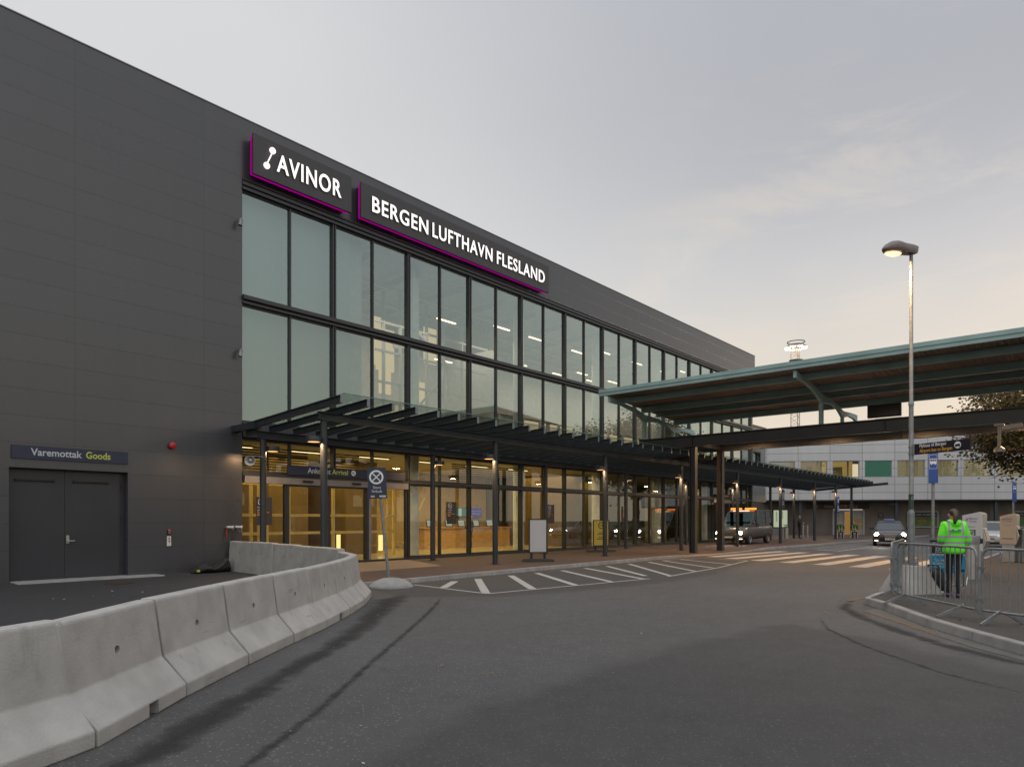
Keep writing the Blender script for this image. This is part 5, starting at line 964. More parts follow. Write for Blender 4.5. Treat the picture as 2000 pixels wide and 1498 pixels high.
# ---------------------------------------------------------------- crowd barriers
def crowd_barrier(label, p, q, z=0.122):
    p, q = Vector(p), Vector(q); d = q - p; L = d.length
    t = thing('crowd_barrier', label, 'barrier', (p.x, p.y, z), math.atan2(d.y, d.x), 'steel crowd barriers round the island')
    r = 0.12; h = 1.06; zb = 0.17; pts = [(0, 0, zb)]
    pts += [(0, 0, h - r)] + [(r - r * math.cos(a), 0, h - r + r * math.sin(a)) for a in (0.4, 0.8, 1.2)] + [(r, 0, h), (L - r, 0, h)] + [(L - r + r * math.sin(a), 0, h - r + r * math.cos(a)) for a in (0.4, 0.8, 1.2)] + [(L, 0, h - r), (L, 0, zb)]
    B().tube(pts, 0.0195, 10).cyl((0, 0, zb), (L, 0, zb), 0.0175, n=10).build('frame', M_galv, t, smooth=True)
    b = B(); n = int(L / 0.125)
    for i in range(1, n): x = L * i / n; b.cyl((x, 0, zb), (x, 0, h), 0.0075, n=6, caps=False)
    b.build('bar_infill', M_galv, t, smooth=True)
    for x in (0.28, L - 0.30):
        f = B()
        for s in (-1, 1): f.bar((x + 0.03 * s, 0.0, zb + 0.01), (x + 0.05 * s, 0.36 * s, 0.012), 0.022, 0.04)
        f.build('foot', M_galv, t)
    for zz in (0.30, 0.75): B().box(-0.05, 0.03, -0.03, 0.03, zz, zz + 0.05).build('clamp', M_galv, t)
    return t
crowd_barrier('steel crowd barrier standing before the lamp footing and the person', (13.62, -16.62), (11.92, -17.98))
crowd_barrier('steel crowd barrier cut off by the right edge of the photo', (11.84, -18.06), (10.75, -20.05))
crowd_barrier('steel crowd barrier running back behind the lamp footing', (13.70, -16.50), (15.95, -16.25))

# ---------------------------------------------------------------- ticket machines
def ticket_machine(label, loc, rz, face, extra):
    t = thing('ticket_machine', label, 'ticket machine', loc, rz, 'ticket machines on the island'); M_side = M_alu; t.scale = (0.84, 0.9, 1.0)
    # side profile seen from the left: slanted top, thick upper part on a slimmer foot
    b = B(); b.prism([(-0.31, -0.02, 0.62), (0.25, -0.02, 0.62), (0.25, -0.02, 1.63), (0.20, -0.02, 1.68), (-0.31, -0.02, 1.58)], (0, 0.06, 0)); b.build('side_panel', face, t, bevel=0.012)
    b = B(); b.prism([(-0.28, 0.045, 0.62), (0.24, 0.045, 0.62), (0.34, 0.045, 0.90), (0.24, 0.045, 1.25), (0.25, 0.045, 1.62), (0.18, 0.045, 1.665), (-0.28, 0.045, 1.56)], (0, 0.5, 0)); b.build('body', M_side, t, bevel=0.015)
    B().box(-0.24, 0.18, 0.02, 0.50, 0.0, 0.618).build('foot', M_side, t, bevel=0.01)
    B().hexa([(0.33, 0.09, 0.93), (0.345, 0.09, 0.93), (0.345, 0.5, 0.93), (0.33, 0.5, 0.93), (0.245, 0.09, 1.22), (0.26, 0.09, 1.22), (0.26, 0.5, 1.22), (0.245, 0.5, 1.22)]).build('display', mat('dark_screen', (0.02, 0.022, 0.025), 0.15), t)
    M_sk = mat('blue_print', (0.03, 0.06, 0.30), 0.5); y = -0.0215
    B().disc((-0.18, y, 1.47), (0, -1, 0), 0.035, 20, 0.018).text('Billetter', (-0.12, y, 1.475), (1, 0, 0), (0, 0, 1), 0.24, 0.05, 0.002).text('Tickets', (-0.12, y, 1.40), (1, 0, 0), (0, 0, 1), 0.2, 0.05, 0.002).build('lettering', M_sk, t)
    B().text('skyss', (-0.15, y, 1.25), (1, 0, 0), (0, 0, 1), 0.2, 0.055, 0.002).build('lettering', mat('teal_print', (0.05, 0.30, 0.32), 0.5), t)
    if extra:
        B().box(-0.16, 0.06, y - 0.002, y + 0.001, 0.92, 1.2).build('sticker', mat('dark_green_grey_print', (0.06, 0.075, 0.065), 0.5), t); B().disc((-0.05, y - 0.0035, 1.11), (0, -1, 0), 0.07, 24, 0.052).bar((-0.09, y - .004, 1.15), (-0.01, y - .004, 1.07), 0.002, 0.015).build('symbol', M_gtext, t)
    else: B().box(-0.24, 0.15, y - 0.002, y + 0.001, 0.80, 0.825).build('slot', M_navy, t)
    return t
# their side panels face the camera
ticket_machine('white ticket machine with dark no smoking sticker behind the person', (21.95, -16.72, 0.122), R(-95), mat('white_enamel', (0.50, 0.50, 0.50), 0.4, var=0.03), True)
ticket_machine('beige lit ticket machine near the right edge of the photo', (28.95, -16.88, 0.122), R(-97), mat('cream_enamel', (0.58, 0.46, 0.34), 0.4, var=0.03), False)
t = thing('litter_bin', 'steel bin with side opening standing before the white ticket machine', 'bin', (20.3, -16.86, 0.122), R(-45)); B().cyl((0, 0, 0), (0, 0, 0.86), 0.19, n=24).build('body', M_alu, t, smooth=True); B().lathe([(0.20, 0.86), (0.21, 1.02), (0.20, 1.07), (0.0, 1.08)], n=24).build('lid', M_galv, t, smooth=True); B().box(0.05, 0.19, -0.17, -0.10, 0.88, 1.0).build('opening', M_black, t)
t = thing('vent_cabinet', 'narrow steel cabinet beside the beige ticket machine', 'cabinet', (29.4, -17.25, 0.122), R(-45)); B().box(-0.2, 0.2, -0.2, 0.2, 0, 1.15).build('body', M_alu, t, bevel=0.02)
b = B()
for i in range(6): b.box(-0.17 + i * 0.06, -0.15 + i * 0.06, -0.215, -0.201, 0.05, 1.1)
b.build('rib', M_galv, t)

# ---------------------------------------------------------------- luggage trolley with its bag
t = thing('luggage_trolley', 'luggage trolley with bright blue advert panel beside the person', 'luggage trolley', (15.98, -17.0, 0.122), R(-78))
b = B()
for x in (-0.28, 0.28): b.tube([(x, 0.55, 0.12), (x, 0.0, 0.16), (x, -0.1, 0.3), (x, -0.14, 0.98), (x, -0.2, 1.05)], 0.014, 8)
b.cyl((-0.28, -0.2, 1.05), (0.28, -0.2, 1.05), 0.014).cyl((-0.28, -0.12, 0.80), (0.28, -0.12, 0.80), 0.01).cyl((-0.28, 0.5, 0.13), (0.28, 0.5, 0.13), 0.012).tube([(-0.05, -0.12, 0.36), (0.0, -0.3, 0.24), (0.12, -0.34, 0.2), (0.2, -0.12, 0.30)], 0.013, 8).tube([(0.28, -0.1, 0.3), (0.33, -0.2, 0.35), (0.3, -0.28, 0.2)], 0.012, 8)
for i in range(9): b.cyl((-0.24 + 0.06 * i, -0.14, 0.98), (-0.24 + 0.06 * i, -0.19, 1.04), 0.005, n=5)
b.build('frame', M_alu, t, smooth=True)
B().cyl((-0.3, -0.21, 1.05), (0.3, -0.21, 1.05), 0.022, n=12).build('handle', M_rubber, t); B().box(0.16, 0.21, -0.25, -0.18, 1.03, 1.09).box(0.175, 0.195, -0.24, -0.22, 0.74, 1.03).build('strap', M_red, t); B().box(0.15, 0.165, -0.26, -0.2, 1.035, 1.085).build('strap_clip', M_blue, t)
pnl = B().box(-0.30, 0.30, -0.19, -0.16, 0.42, 0.76).build('advert_panel', mat('cyan_print', (0.01, 0.27, 0.48), 0.4, var=0.04), t, bevel=0.004); B().box(-0.31, 0.31, -0.17, -0.158, 0.405, 0.419).box(-0.31, 0.31, -0.17, -0.158, 0.762, 0.776).build('panel_edge', M_whitep, pnl)
b = B()
for s, x, z, w in (('TA MED DEG', -0.22, 0.645, 0.36), ('BONUSPOENG', -0.24, 0.58, 0.44), ('I BAGASJEN', -0.22, 0.515, 0.36)): b.text(s, (x, -0.191, z), (1, 0, 0), (0, 0, 1), w, 0.045, 0.002, 0.01)
b.build('lettering', mat('cyan_white_print', (0.50, 0.66, 0.74), 0.5), pnl); B().box(0.20, 0.285, -0.193, -0.191, 0.45, 0.50).box(-0.24, -0.17, -0.193, -0.191, 0.43, 0.49).build('print', M_navy, pnl)
p2 = B().box(-0.26, 0.30, -0.185, -0.16, 0.80, 0.94).build('notice_panel', M_black, t, bevel=0.003); b = B()
for i in range(4): b.disc((-0.16 + 0.1 * i, -0.187, 0.885), (0, -1, 0), 0.036, 20, 0.0 if i % 2 else 0.02)
b.box(-0.2, 0.2, -0.188, -0.186, 0.825, 0.835); b.build('symbol', M_gtext, p2); B().box(-0.275, 0.315, -0.184, -0.17, 0.782, 0.797).box(-0.275, 0.315, -0.184, -0.17, 0.943, 0.957).build('panel_edge', M_whitep, p2)
for x in (-0.26, 0.19): w = B().cyl((x - 0.02, 0.1, 0.07), (x + 0.02, 0.1, 0.07), 0.07, n=16).build('wheel', M_rubber, t)
B().cyl((-0.02, 0.55, 0.06), (0.02, 0.55, 0.06), 0.06, n=16).build('wheel', M_rubber, t)
t = thing('black_holdall', 'black bag hanging low on the trolley beside the concrete footing', 'bag', (15.75, -16.86, 0.135), R(-80)); rings = []
for (z, x, w, dd) in ((0.0, 0.10, 0.05, 0.06), (0.05, 0.09, 0.09, 0.10), (0.2, 0.05, 0.12, 0.11), (0.36, 0.0, 0.15, 0.12), (0.46, -0.03, 0.13, 0.10), (0.50, -0.04, 0.06, 0.06)): rings.append([(x + w * math.cos(a), -0.05 + dd * math.sin(a), z) for a in [2 * math.pi * k / 16 for k in range(16)]])
o = B().loft(rings).build('sack', mat('black_nylon', (0.012, 0.012, 0.013), 0.55, bump=0.4, bscale=14), t, smooth=True); B().tube([(-0.15, -0.08, 0.46), (-0.14, -0.1, 0.56), (0.0, -0.12, 0.56), (0.10, -0.1, 0.46)], 0.014, 8).build('strap', M_rubber, t); B().box(0.03, 0.12, -0.16, -0.12, 0.03, 0.06).build('label_tag', M_whitep, t)

# ---------------------------------------------------------------- vehicles
M_tyre_r = mat('tyre_rubber', (0.018, 0.018, 0.018), 0.75); M_rim = mat('alloy_rim', (0.42, 0.43, 0.44), 0.3, metal=0.8)
G_car = glass('car_window', 0.045, 0.40, (0.10, 0.12, 0.13), power=2.0)
def wheel(parent, x, y, r, w=0.21):
    s = 1 if y > 0 else -1
    ty = B(); prof = [(r * .66, -w / 2), (r * .92, -w / 2), (r, -w * .36), (r, w * .36), (r * .92, w / 2), (r * .66, w / 2)]; n = 26
    vs = [(x + q * math.cos(2 * math.pi * k / n), y + yy, r + q * math.sin(2 * math.pi * k / n)) for q, yy in prof for k in range(n)]
    ty.add(vs, [[i * n + k, i * n + (k + 1) % n, (i + 1) * n + (k + 1) % n, (i + 1) * n + k] for i in range(5) for k in range(n)])
    wo = ty.build('wheel', M_tyre_r, parent, smooth=True); rm = B(); yo = y + s * w * .38
    rm.disc((x, yo, r), (0, s, 0), r * .2, 12)
    for k in range(7):
        a = 2 * math.pi * k / 7; rm.bar((x, yo, r), (x + r * .64 * math.cos(a), yo, r + r * .64 * math.sin(a)), 0.05, 0.02, (0, 1, 0))
    rm.add([(x + q * math.cos(2 * math.pi * k / n), y + s * yy, r + q * math.sin(2 * math.pi * k / n)) for q, yy in ((r * .67, w * .5), (r * .6, w * .36), (r * .6, -w * .3)) for k in range(n)], [[i * n + k, i * n + (k + 1) % n, (i + 1) * n + (k + 1) % n, (i + 1) * n + k] for i in range(2) for k in range(n)])
    rm.build('rim', M_rim, wo); return wo
def car(label, loc, rz, paint, taxi=False, lit=True, plate='', van=False, group=None, mark=''):
    """front of the car is +x; length 4.75, width 1.84"""
    t = thing('van' if van else ('taxi' if taxi else 'parked_car'), label, 'van' if van else ('taxi' if taxi else 'car'), loc, rz, group)
    def ring(x, zb, zs, zt, wb, ws, wt):                       # lower edge, shoulder, top edge
        return [(x, -wb, zb), (x, -ws, (zb + zs) / 2), (x, -ws, zs), (x, -wt, zt), (x, -wt * .5, zt + 0.015), (x, wt * .5, zt + 0.015), (x, wt, zt), (x, ws, zs), (x, ws, (zb + zs) / 2), (x, wb, zb)]
    if van: st = [(2.35, .40, .60, .72, .70, .80, .70), (2.22, .28, .70, .86, .80, .92, .80), (1.6, .22, .85, 1.02, .86, .96, .86), (1.15, .22, .95, 1.12, .86, .97, .88), (-2.3, .22, 1.0, 1.12, .86, .97, .9), (-2.42, .35, 1.0, 1.1, .84, .94, .88)]
    else: st = [(2.36, .42, .58, .64, .62, .70, .60), (2.28, .27, .64, .74, .76, .86, .72), (2.0, .21, .72, .83, .82, .90, .76), (1.3, .20, .82, .93, .84, .92, .78), (0.85, .20, .87, .98, .84, .925, .80), (-1.2, .20, .90, .99, .84, .925, .82), (-1.9, .24, .90, 1.0, .82, .91, .80), (-2.30, .32, .84, .97, .76, .86, .74), (-2.38, .45, .78, .86, .70, .80, .68)]
    bo = B().loft([ring(*s) for s in st]).build('body', paint, t, smooth=True); applied(bo, [('SUBSURF', {'levels': 1, 'render_levels': 1})])
    if van: gh = [(1.25, 1.08, .86), (0.45, 1.92, .80), (0.2, 2.02, .78), (-2.25, 2.04, .80), (-2.38, 1.08, .88)]
    else: gh = [(0.95, 0.97, .78), (0.05, 1.40, .60), (-0.35, 1.455, .575), (-1.15, 1.44, .575), (-1.75 if not taxi else -1.9, 1.32, .58), (-2.15, 0.99, .74)]
    # glasshouse: side windows, screens and roof
    g = B(); rf = B(); zb = gh[0][1]; base = lambda x: (.88 if van else .80)
    L_ = [(x, -w, z) for x, z, w in gh]; R_ = [(x, w, z) for x, z, w in gh]; n = len(gh)
    bl = [(x, -base(x), zb - 0.02) for x, z, w in gh]; br = [(x, base(x), zb - 0.02) for x, z, w in gh]
    for i in range(n - 1):
        g.quad(L_[i], bl[i], bl[i + 1], L_[i + 1]).quad(R_[i], R_[i + 1], br[i + 1], br[i])
    g.quad(L_[0], L_[1], R_[1], R_[0]); g.quad(L_[n - 2], L_[n - 1], R_[n - 1], R_[n - 2])
    go = g.build('window', G_car, t)
    rp = [i for i in range(1, n - 1)]
    for a, c in zip(rp[:-1], rp[1:]): rf.prism([L_[a], R_[a], R_[c], L_[c]], (0, 0, 0.03))
    for P in (L_, R_):                                          # pillars
        s = -1 if P is L_ else 1
        rf.bar(P[0], P[1], 0.06, 0.05).bar(P[n - 2], P[n - 1], 0.09, 0.05); xm = -0.45 if not van else 0.1
        rf.bar((xm, s * base(0), zb - .02), (xm, s * (gh[2][2] + .005), gh[2][1] - .01), 0.07, 0.04); xm = -1.35
        rf.bar((xm, s * base(0), zb - .02), (xm, s * (gh[3][2] + .005), gh[3][1] - .03), 0.07, 0.04)
    rf.build('roof', paint, t)
    cabin = B().box(-1.7, 0.6, -0.72, 0.72, 0.55, 0.97).box(-0.25, -0.1, -0.62, -0.15, 0.9, 1.25).box(-0.25, -0.1, 0.15, 0.62, 0.9, 1.25); cabin.build('interior', M_black, t)
    # front details
    xf = 2.30; fz = 0.64
    if not van:
        gr = B().hexa([(2.33, -0.30, 0.50), (2.375, -0.24, 0.50), (2.375, 0.24, 0.50), (2.33, 0.30, 0.50), (2.27, -0.40, 0.70), (2.30, -0.36, 0.70), (2.30, 0.36, 0.70), (2.27, 0.40, 0.70)]).build('grille', M_black, t)
        b = B()
        for i in range(4): z = 0.515 + 0.055 * i; b.bar((2.39 - 0.02 * i, -0.27 - .025 * i, z), (2.39 - 0.02 * i, 0.27 + .025 * i, z), 0.02, 0.014)
        b.bar((2.36, -0.40, 0.71), (2.36, 0.40, 0.71), 0.02, 0.018); b.build('grille_bar', M_alu, gr)
    for s in (-1, 1):
        h = B().hexa([(2.20, s * .52, fz - .06), (2.31, s * .50, fz - .06), (2.14, s * .83, fz - .04), (2.02, s * .82, fz - .04), (2.16, s * .54, fz + .09), (2.26, s * .52, fz + .09), (2.08, s * .82, fz + .10), (1.98, s * .80, fz + .10)]).build('headlight', mat('lamp_glass', (0.4, 0.42, 0.43), 0.15) if 'lamp_glass' not in bpy.data.materials else bpy.data.materials['lamp_glass'], t)
        if lit:
            B().lathe([(0.0, 0.16), (0.10, 0.13), (0.135, 0.0)], (0, 0, 0), 14).build('lamp', E_head, h); o = h.children[-1] if h.children else None
            o.rotation_euler = (0, R(90), 0); o.location = (2.17, s * .69, fz + .025)
            fg = B().box(2.27, 2.33, s * .70 - .12, s * .70 + .12, 0.31, 0.345).build('fog_lamp', emit('daylight_lamp', (1.0, 0.85, 0.65), 4.0) if 'daylight_lamp' not in bpy.data.materials else bpy.data.materials['daylight_lamp'], t)
        mz = 1.05 if not van else 1.25
        m_ = B().lathe([(0, -.09), (.07, -.08), (.10, 0), (.07, .08), (0, .09)], (0.62 if not van else 1.0, s * 1.0, mz), 12, 0.7, 1.1).box(0.58 if not van else .96, 0.64 if not van else 1.02, min(s * .84, s * .98), max(s * .84, s * .98), mz - .05, mz - .02).build('mirror', paint, t, smooth=True)
        for x in (1.42, -1.42): wheel(t, x, s * (0.80 if not van else .84), 0.325 if not van else 0.34)
        for x in (0.10, -0.95): B().box(x - 0.1, x + 0.1, s * .935 - .012, s * .935 + .012, 0.82, 0.845).build('door_handle', M_alu, t)
    B().box(2.36 if not van else 2.35, 2.375 if not van else 2.37, -0.26, 0.26, 0.375, 0.485).build('number_plate', M_whitep, t)
    if plate: B().text(plate, (2.376, -0.20, 0.395), (0, 1, 0), (0, 0, 1), 0.40, 0.07, 0.002).build('lettering', M_black, t)
    B().hexa([(2.30, -.62, .25), (2.345, -.55, .25), (2.345, .55, .25), (2.30, .62, .25), (2.31, -.66, .36), (2.36, -.58, .36), (2.36, .58, .36), (2.31, .66, .36)]).build('lower_grille', M_black, t)
    if taxi:
        B().box(-0.75, -0.55, -0.30, 0.30, 1.485, 1.62).build('roof_sign', mat('blue_grey_roof_sign', (0.16, 0.20, 0.40), 0.4), t, bevel=0.03)
    return t
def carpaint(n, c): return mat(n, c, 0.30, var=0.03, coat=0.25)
car('dark taxi with bright headlights and blue roof sign facing the zebra crossing', (47.5, -9.22, 0), R(180 + 13), carpaint('dark_car_paint', (0.025, 0.022, 0.024)), taxi=True, plate='SP 24640')
car('white car with lit headlight between the two ticket machines', (47.3, -14.65, 0), R(180 - 2), carpaint('white_car_paint', (0.50, 0.51, 0.52)), group='pale cars beyond the island')
car('silver car half hidden at the right edge of the photo', (39.8, -17.6, 0.0), R(180 - 4), carpaint('silver_car_paint', (0.42, 0.45, 0.48)), lit=False, group='pale cars beyond the island')
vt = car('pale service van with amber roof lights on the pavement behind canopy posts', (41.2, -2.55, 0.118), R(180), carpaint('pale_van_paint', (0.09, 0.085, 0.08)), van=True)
for y in (-0.45, 0.45): B().box(0.0, 0.22, y - 0.32, y + 0.32, 2.075, 2.18).build('beacon', E_amber, vt, bevel=0.02)
B().box(0.42, 0.48, -0.5, 0.5, 1.98, 2.02).build('work_lamp', emit('work_lamp_light', (1.0, 0.8, 0.6), 2.0), vt)
for lb, (x, y, z), e in (('x', (44.2, -9.5, 0.66), 60), ('x', (38.6, -2.6, 0.8), 40)):
    d = bpy.data.lights.new('headlight_beam', 'SPOT'); d.energy = e; d.color = (1, .85, .65); d.spot_size = R(70); d.spot_blend = 0.8; d.shadow_soft_size = 0.1; o = bpy.data.objects.new('headlight_beam', d); col.objects.link(o); o.location = (x - 0.3, y, z); o.rotation_euler = Vector((-1, -0.2, -0.12)).to_track_quat('-Z', 'Y').to_euler()

# ---------------------------------------------------------------- people
def hand(pts, edges, wrist_i, w, d, s, k=1.0):
    """palm, four unequal bent fingers and a thumb growing from vertex wrist_i at w along d; s = thumb side"""
    d = Vector(d).normalized(); w = Vector(w); s = Vector(s).normalized(); s = (s - d * s.dot(d)).normalized(); nrm = d.cross(s)
    def add(p, r, par): pts.append((*p, r * k)); edges.append((par, len(pts) - 1)); return len(pts) - 1
    palm = add(w + d * 0.05 * k, (0.030 * k) / k, wrist_i)
    for j, (o, ln) in enumerate(((-0.027, 0.060), (-0.009, 0.078), (0.009, 0.085), (0.027, 0.078))):
        a = add(w + d * 0.088 * k + s * o * k, 0.0095, palm); c = add(w + d * (0.088 + ln * .5) * k + s * o * 1.08 * k + nrm * 0.012 * k, 0.0085, a); add(w + d * (0.088 + ln * .85) * k + s * o * 1.05 * k + nrm * 0.036 * k, 0.0075, c)
    a = add(w + d * 0.03 * k + s * 0.036 * k, 0.012, palm); c = add(w + d * 0.062 * k + s * 0.056 * k + nrm * 0.01 * k, 0.010, a); add(w + d * 0.088 * k + s * 0.056 * k + nrm * 0.025 * k, 0.008, c)
def person(label, loc, rz, J, mats, clothes, hair, group=None, face=True):
    """J: dict of joint -> (x, y, z, r); facing +y"""
    t = thing('person', label, 'person', loc, rz, group)
    order = ['pelvis', 'belly', 'chest', 'neck0', 'neck1', 'jaw', 'head', 'crown']
    for s in 'LR': order += [s + q for q in ('sho', 'elb', 'wri', 'hip', 'kne', 'ank', 'toe')]
    pts = [J[n] for n in order]; ix = {n: i for i, n in enumerate(order)}; E_ = [(ix[a], ix[c]) for a, c in zip(order[:7], order[1:8])]
    for s in 'LR':
        E_ += [(ix['chest'], ix[s + 'sho']), (ix[s + 'sho'], ix[s + 'elb']), (ix[s + 'elb'], ix[s + 'wri']), (ix['pelvis'], ix[s + 'hip']), (ix[s + 'hip'], ix[s + 'kne']), (ix[s + 'kne'], ix[s + 'ank']), (ix[s + 'ank'], ix[s + 'toe'])]
    pts = list(pts)
    for s, sg in (('L', -1), ('R', 1)):
        e, w = Vector(J[s + 'elb'][:3]), Vector(J[s + 'wri'][:3]); hand(pts, E_, ix[s + 'wri'], w, w - e, (-sg, 0.6, 0.3))
    body = skin('body', pts, E_, mats, t, sub=1)
    # material by height: 0 skin, 1 trousers
    hz = J['pelvis'][2] + 0.1
    nk = J['neck0'][2]
    for p in body.data.polygons:
        c = p.center; p.material_index = 1 if c.z < hz and not any((Vector(J[s + 'wri'][:3]) - c).length < 0.24 for s in 'LR') else 0
    if face:
        h = Vector(J['head'][:3]); r = J['head'][3]; f = B()
        for sx in (-1, 1): f.cyl(h + Vector((sx * .032, r * .86, 0.0)), h + Vector((sx * .032, r * .93, 0.0)), 0.012, 0.009, 10)
        f.build('eyes', M_black, t); f = B(); f.loft([[h + Vector((x, y, z)) for x, y, z in ((-.012, r * .9, .01), (.012, r * .9, .01), (0, r * .92, .02))], [h + Vector((x, y, z)) for x, y, z in ((-.018, r * .92, -.035), (.018, r * .92, -.035), (0, r * 1.18, -.03))]]); f.build('nose', mats[0], t, smooth=True)
        B().box(h.x - .025, h.x + .025, h.y + r * .88, h.y + r * .94, h.z - .066, h.z - .056).build('mouth', mat('lip', (0.30, 0.12, 0.10), 0.5) if 'lip' not in bpy.data.materials else bpy.data.materials['lip'], t)
        for sx in (-1, 1): B().lathe([(0, -.03), (.012, -.02), (.018, .01), (0, .032)], h + Vector((sx * (r * 0.9), 0, -.005)), 10, 0.6, 1.1).build('ear', mats[0], t, smooth=True)
    for nm, P, Ed, m, sub in clothes: skin(nm, P, Ed, m, t, sub=sub)
    if hair: skin('hair', hair[0], hair[1], hair[2], t, sub=2)
    for s in 'LR':
        a, c = Vector(J[s + 'ank'][:3]), Vector(J[s + 'toe'][:3]); skin('shoe', [(a.x, a.y - .03, a.z - .02, .05), (a.x + (c.x - a.x) * .5, a.y + (c.y - a.y) * .5, .045 + c.z - .045, .05), (c.x, c.y + .01, c.z + .0, .043)], [(0, 1), (1, 2)], mats[2], t, sub=1)
    return t
def garment(J, hem, add, wide=1.0, cuff=0.9):
    """coat following the body's own torso and arm joints, a little outside them, ending at hem height and at the cuffs"""
    P = []; pv, nk = Vector(J['pelvis'][:3]), Vector(J['neck0'][:3])
    def tor(n, k, a=0.0): x, y, z, r = J[n]; P.append((x, y, z, ((r * k + add + a) * 1.22 * wide, (r * k + add + a) * 0.95)))
    P.append((pv.x, pv.y, hem, ((J['pelvis'][3] + add) * 1.38 * wide, (J['pelvis'][3] + add) * 1.12)))
    tor('pelvis', 1.12); tor('belly', 1.18); tor('chest', 1.22); P.append((nk.x, nk.y, nk.z + 0.01, (J['neck0'][3] * 1.15 + add * .6,) * 2)); E_ = [(0, 1), (1, 2), (2, 3), (3, 4)]
    for s in 'LR':
        i = len(P); a, e, w = (Vector(J[s + q][:3]) for q in ('sho', 'elb', 'wri')); c = e.lerp(w, cuff)
        for v, r in ((a, J[s + 'sho'][3] * 1.12), (a.lerp(e, .5), J[s + 'elb'][3] * 1.35), (e, J[s + 'elb'][3] * 1.22), (c, J[s + 'wri'][3] * 1.3)): P.append((*v, r + add))
        E_ += [(3, i), (i, i + 1), (i + 1, i + 2), (i + 2, i + 3)]
    return P, E_
M_skin = mat('skin', (0.52, 0.30, 0.22), 0.5, var=0.06); M_skin2 = mat('glove_or_sleeve', (0.02, 0.02, 0.022), 0.7); M_trous = mat('black_trousers', (0.012, 0.012, 0.013), 0.8, var=0.2); M_shoe = mat('purple_trainers', (0.10, 0.06, 0.13), 0.6, var=0.5, scale=20); M_shoeb = mat('black_shoes', (0.012, 0.012, 0.012), 0.4); M_hair = mat('brown_hair', (0.045, 0.025, 0.018), 0.6, var=0.3, scale=30); M_hairg = mat('fair_hair', (0.42, 0.30, 0.14), 0.6); M_bald = mat('grey_hair', (0.25, 0.22, 0.2), 0.6)
def hivis(name, bands, vert=True):
    """fluorescent cloth with grey reflective bands at the given heights (metres of the garment)"""
    m = mat(name, (0.15, 0.95, 0.03), 0.75, var=0.10, scale=6, bump=0.25, bscale=7); nt = m.node_tree; N = nt.nodes.new; L = nt.links.new; bs = nt.nodes['Principled BSDF']; src = bs.inputs['Base Color'].links[0].from_socket
    bs.inputs['Sheen Weight'].default_value = 0.1
    tc = N('ShaderNodeTexCoord'); sp = N('ShaderNodeSeparateXYZ'); L(tc.outputs['Object'], sp.inputs[0]); last = None
    for (ax, c, hw) in bands:
        a = N('ShaderNodeMath'); a.operation = 'SUBTRACT'; L(sp.outputs[ax], a.inputs[0]); a.inputs[1].default_value = c
        if ax == 0: ab0 = N('ShaderNodeMath'); ab0.operation = 'ABSOLUTE'; L(sp.outputs[0], ab0.inputs[0]); L(ab0.outputs[0], a.inputs[0])
        ab = N('ShaderNodeMath'); ab.operation = 'ABSOLUTE'; L(a.outputs[0], ab.inputs[0]); lt = N('ShaderNodeMath'); lt.operation = 'LESS_THAN'; L(ab.outputs[0], lt.inputs[0]); lt.inputs[1].default_value = hw
        o = lt.outputs[0]
        if ax == 0: g = N('ShaderNodeMath'); g.operation = 'GREATER_THAN'; L(sp.outputs[2], g.inputs[0]); g.inputs[1].default_value = 1.12; mm = N('ShaderNodeMath'); mm.operation = 'MULTIPLY'; L(o, mm.inputs[0]); L(g.outputs[0], mm.inputs[1]); o = mm.outputs[0]
        if last is None: last = o
        else: mx = N('ShaderNodeMath'); mx.operation = 'MAXIMUM'; L(last, mx.inputs[0]); L(o, mx.inputs[1]); last = mx.outputs[0]
    mix = N('ShaderNodeMix'); mix.data_type = 'RGBA'; L(last, mix.inputs[0]); L(src, mix.inputs[6]); mix.inputs[7].default_value = (0.36, 0.36, 0.40, 1); L(mix.outputs[2], bs.inputs['Base Color']); return m
def standing(h, lw=(0.22, 0.22, 0.93), rw=(0.22, 0.22, 0.93), le=(0.27, -0.03, 1.10), re=(0.27, -0.03, 1.10), step=0.0):
    k = h / 1.70
    J = dict(pelvis=(0, 0, .93, .125), belly=(0, .0, 1.07, .12), chest=(0, 0, 1.27, .135), neck0=(0, -.01, 1.43, .06), neck1=(0, .0, 1.49, .052), jaw=(0, .03, 1.535, .068), head=(0, .02, 1.60, .088), crown=(0, .0, 1.66, .062))
    for s, g in (('L', -1), ('R', 1)):
        el, wr = (le, lw) if s == 'L' else (re, rw)
        J[s + 'sho'] = (g * .165, -.01, 1.385, .068); J[s + 'elb'] = (g * el[0], el[1], el[2], .045); J[s + 'wri'] = (g * wr[0], wr[1], wr[2], .030)
        J[s + 'hip'] = (g * .085, 0, .87, .098); J[s + 'kne'] = (g * .09, .02 + step * g * .4, .49, .062); J[s + 'ank'] = (g * .095, -.03 + step * g, .085, .042); J[s + 'toe'] = (g * .11, .12 + step * g, .042, .036)
    return {n: tuple(q * k for q in v[:3]) + (v[3] * k,) for n, v in J.items()}
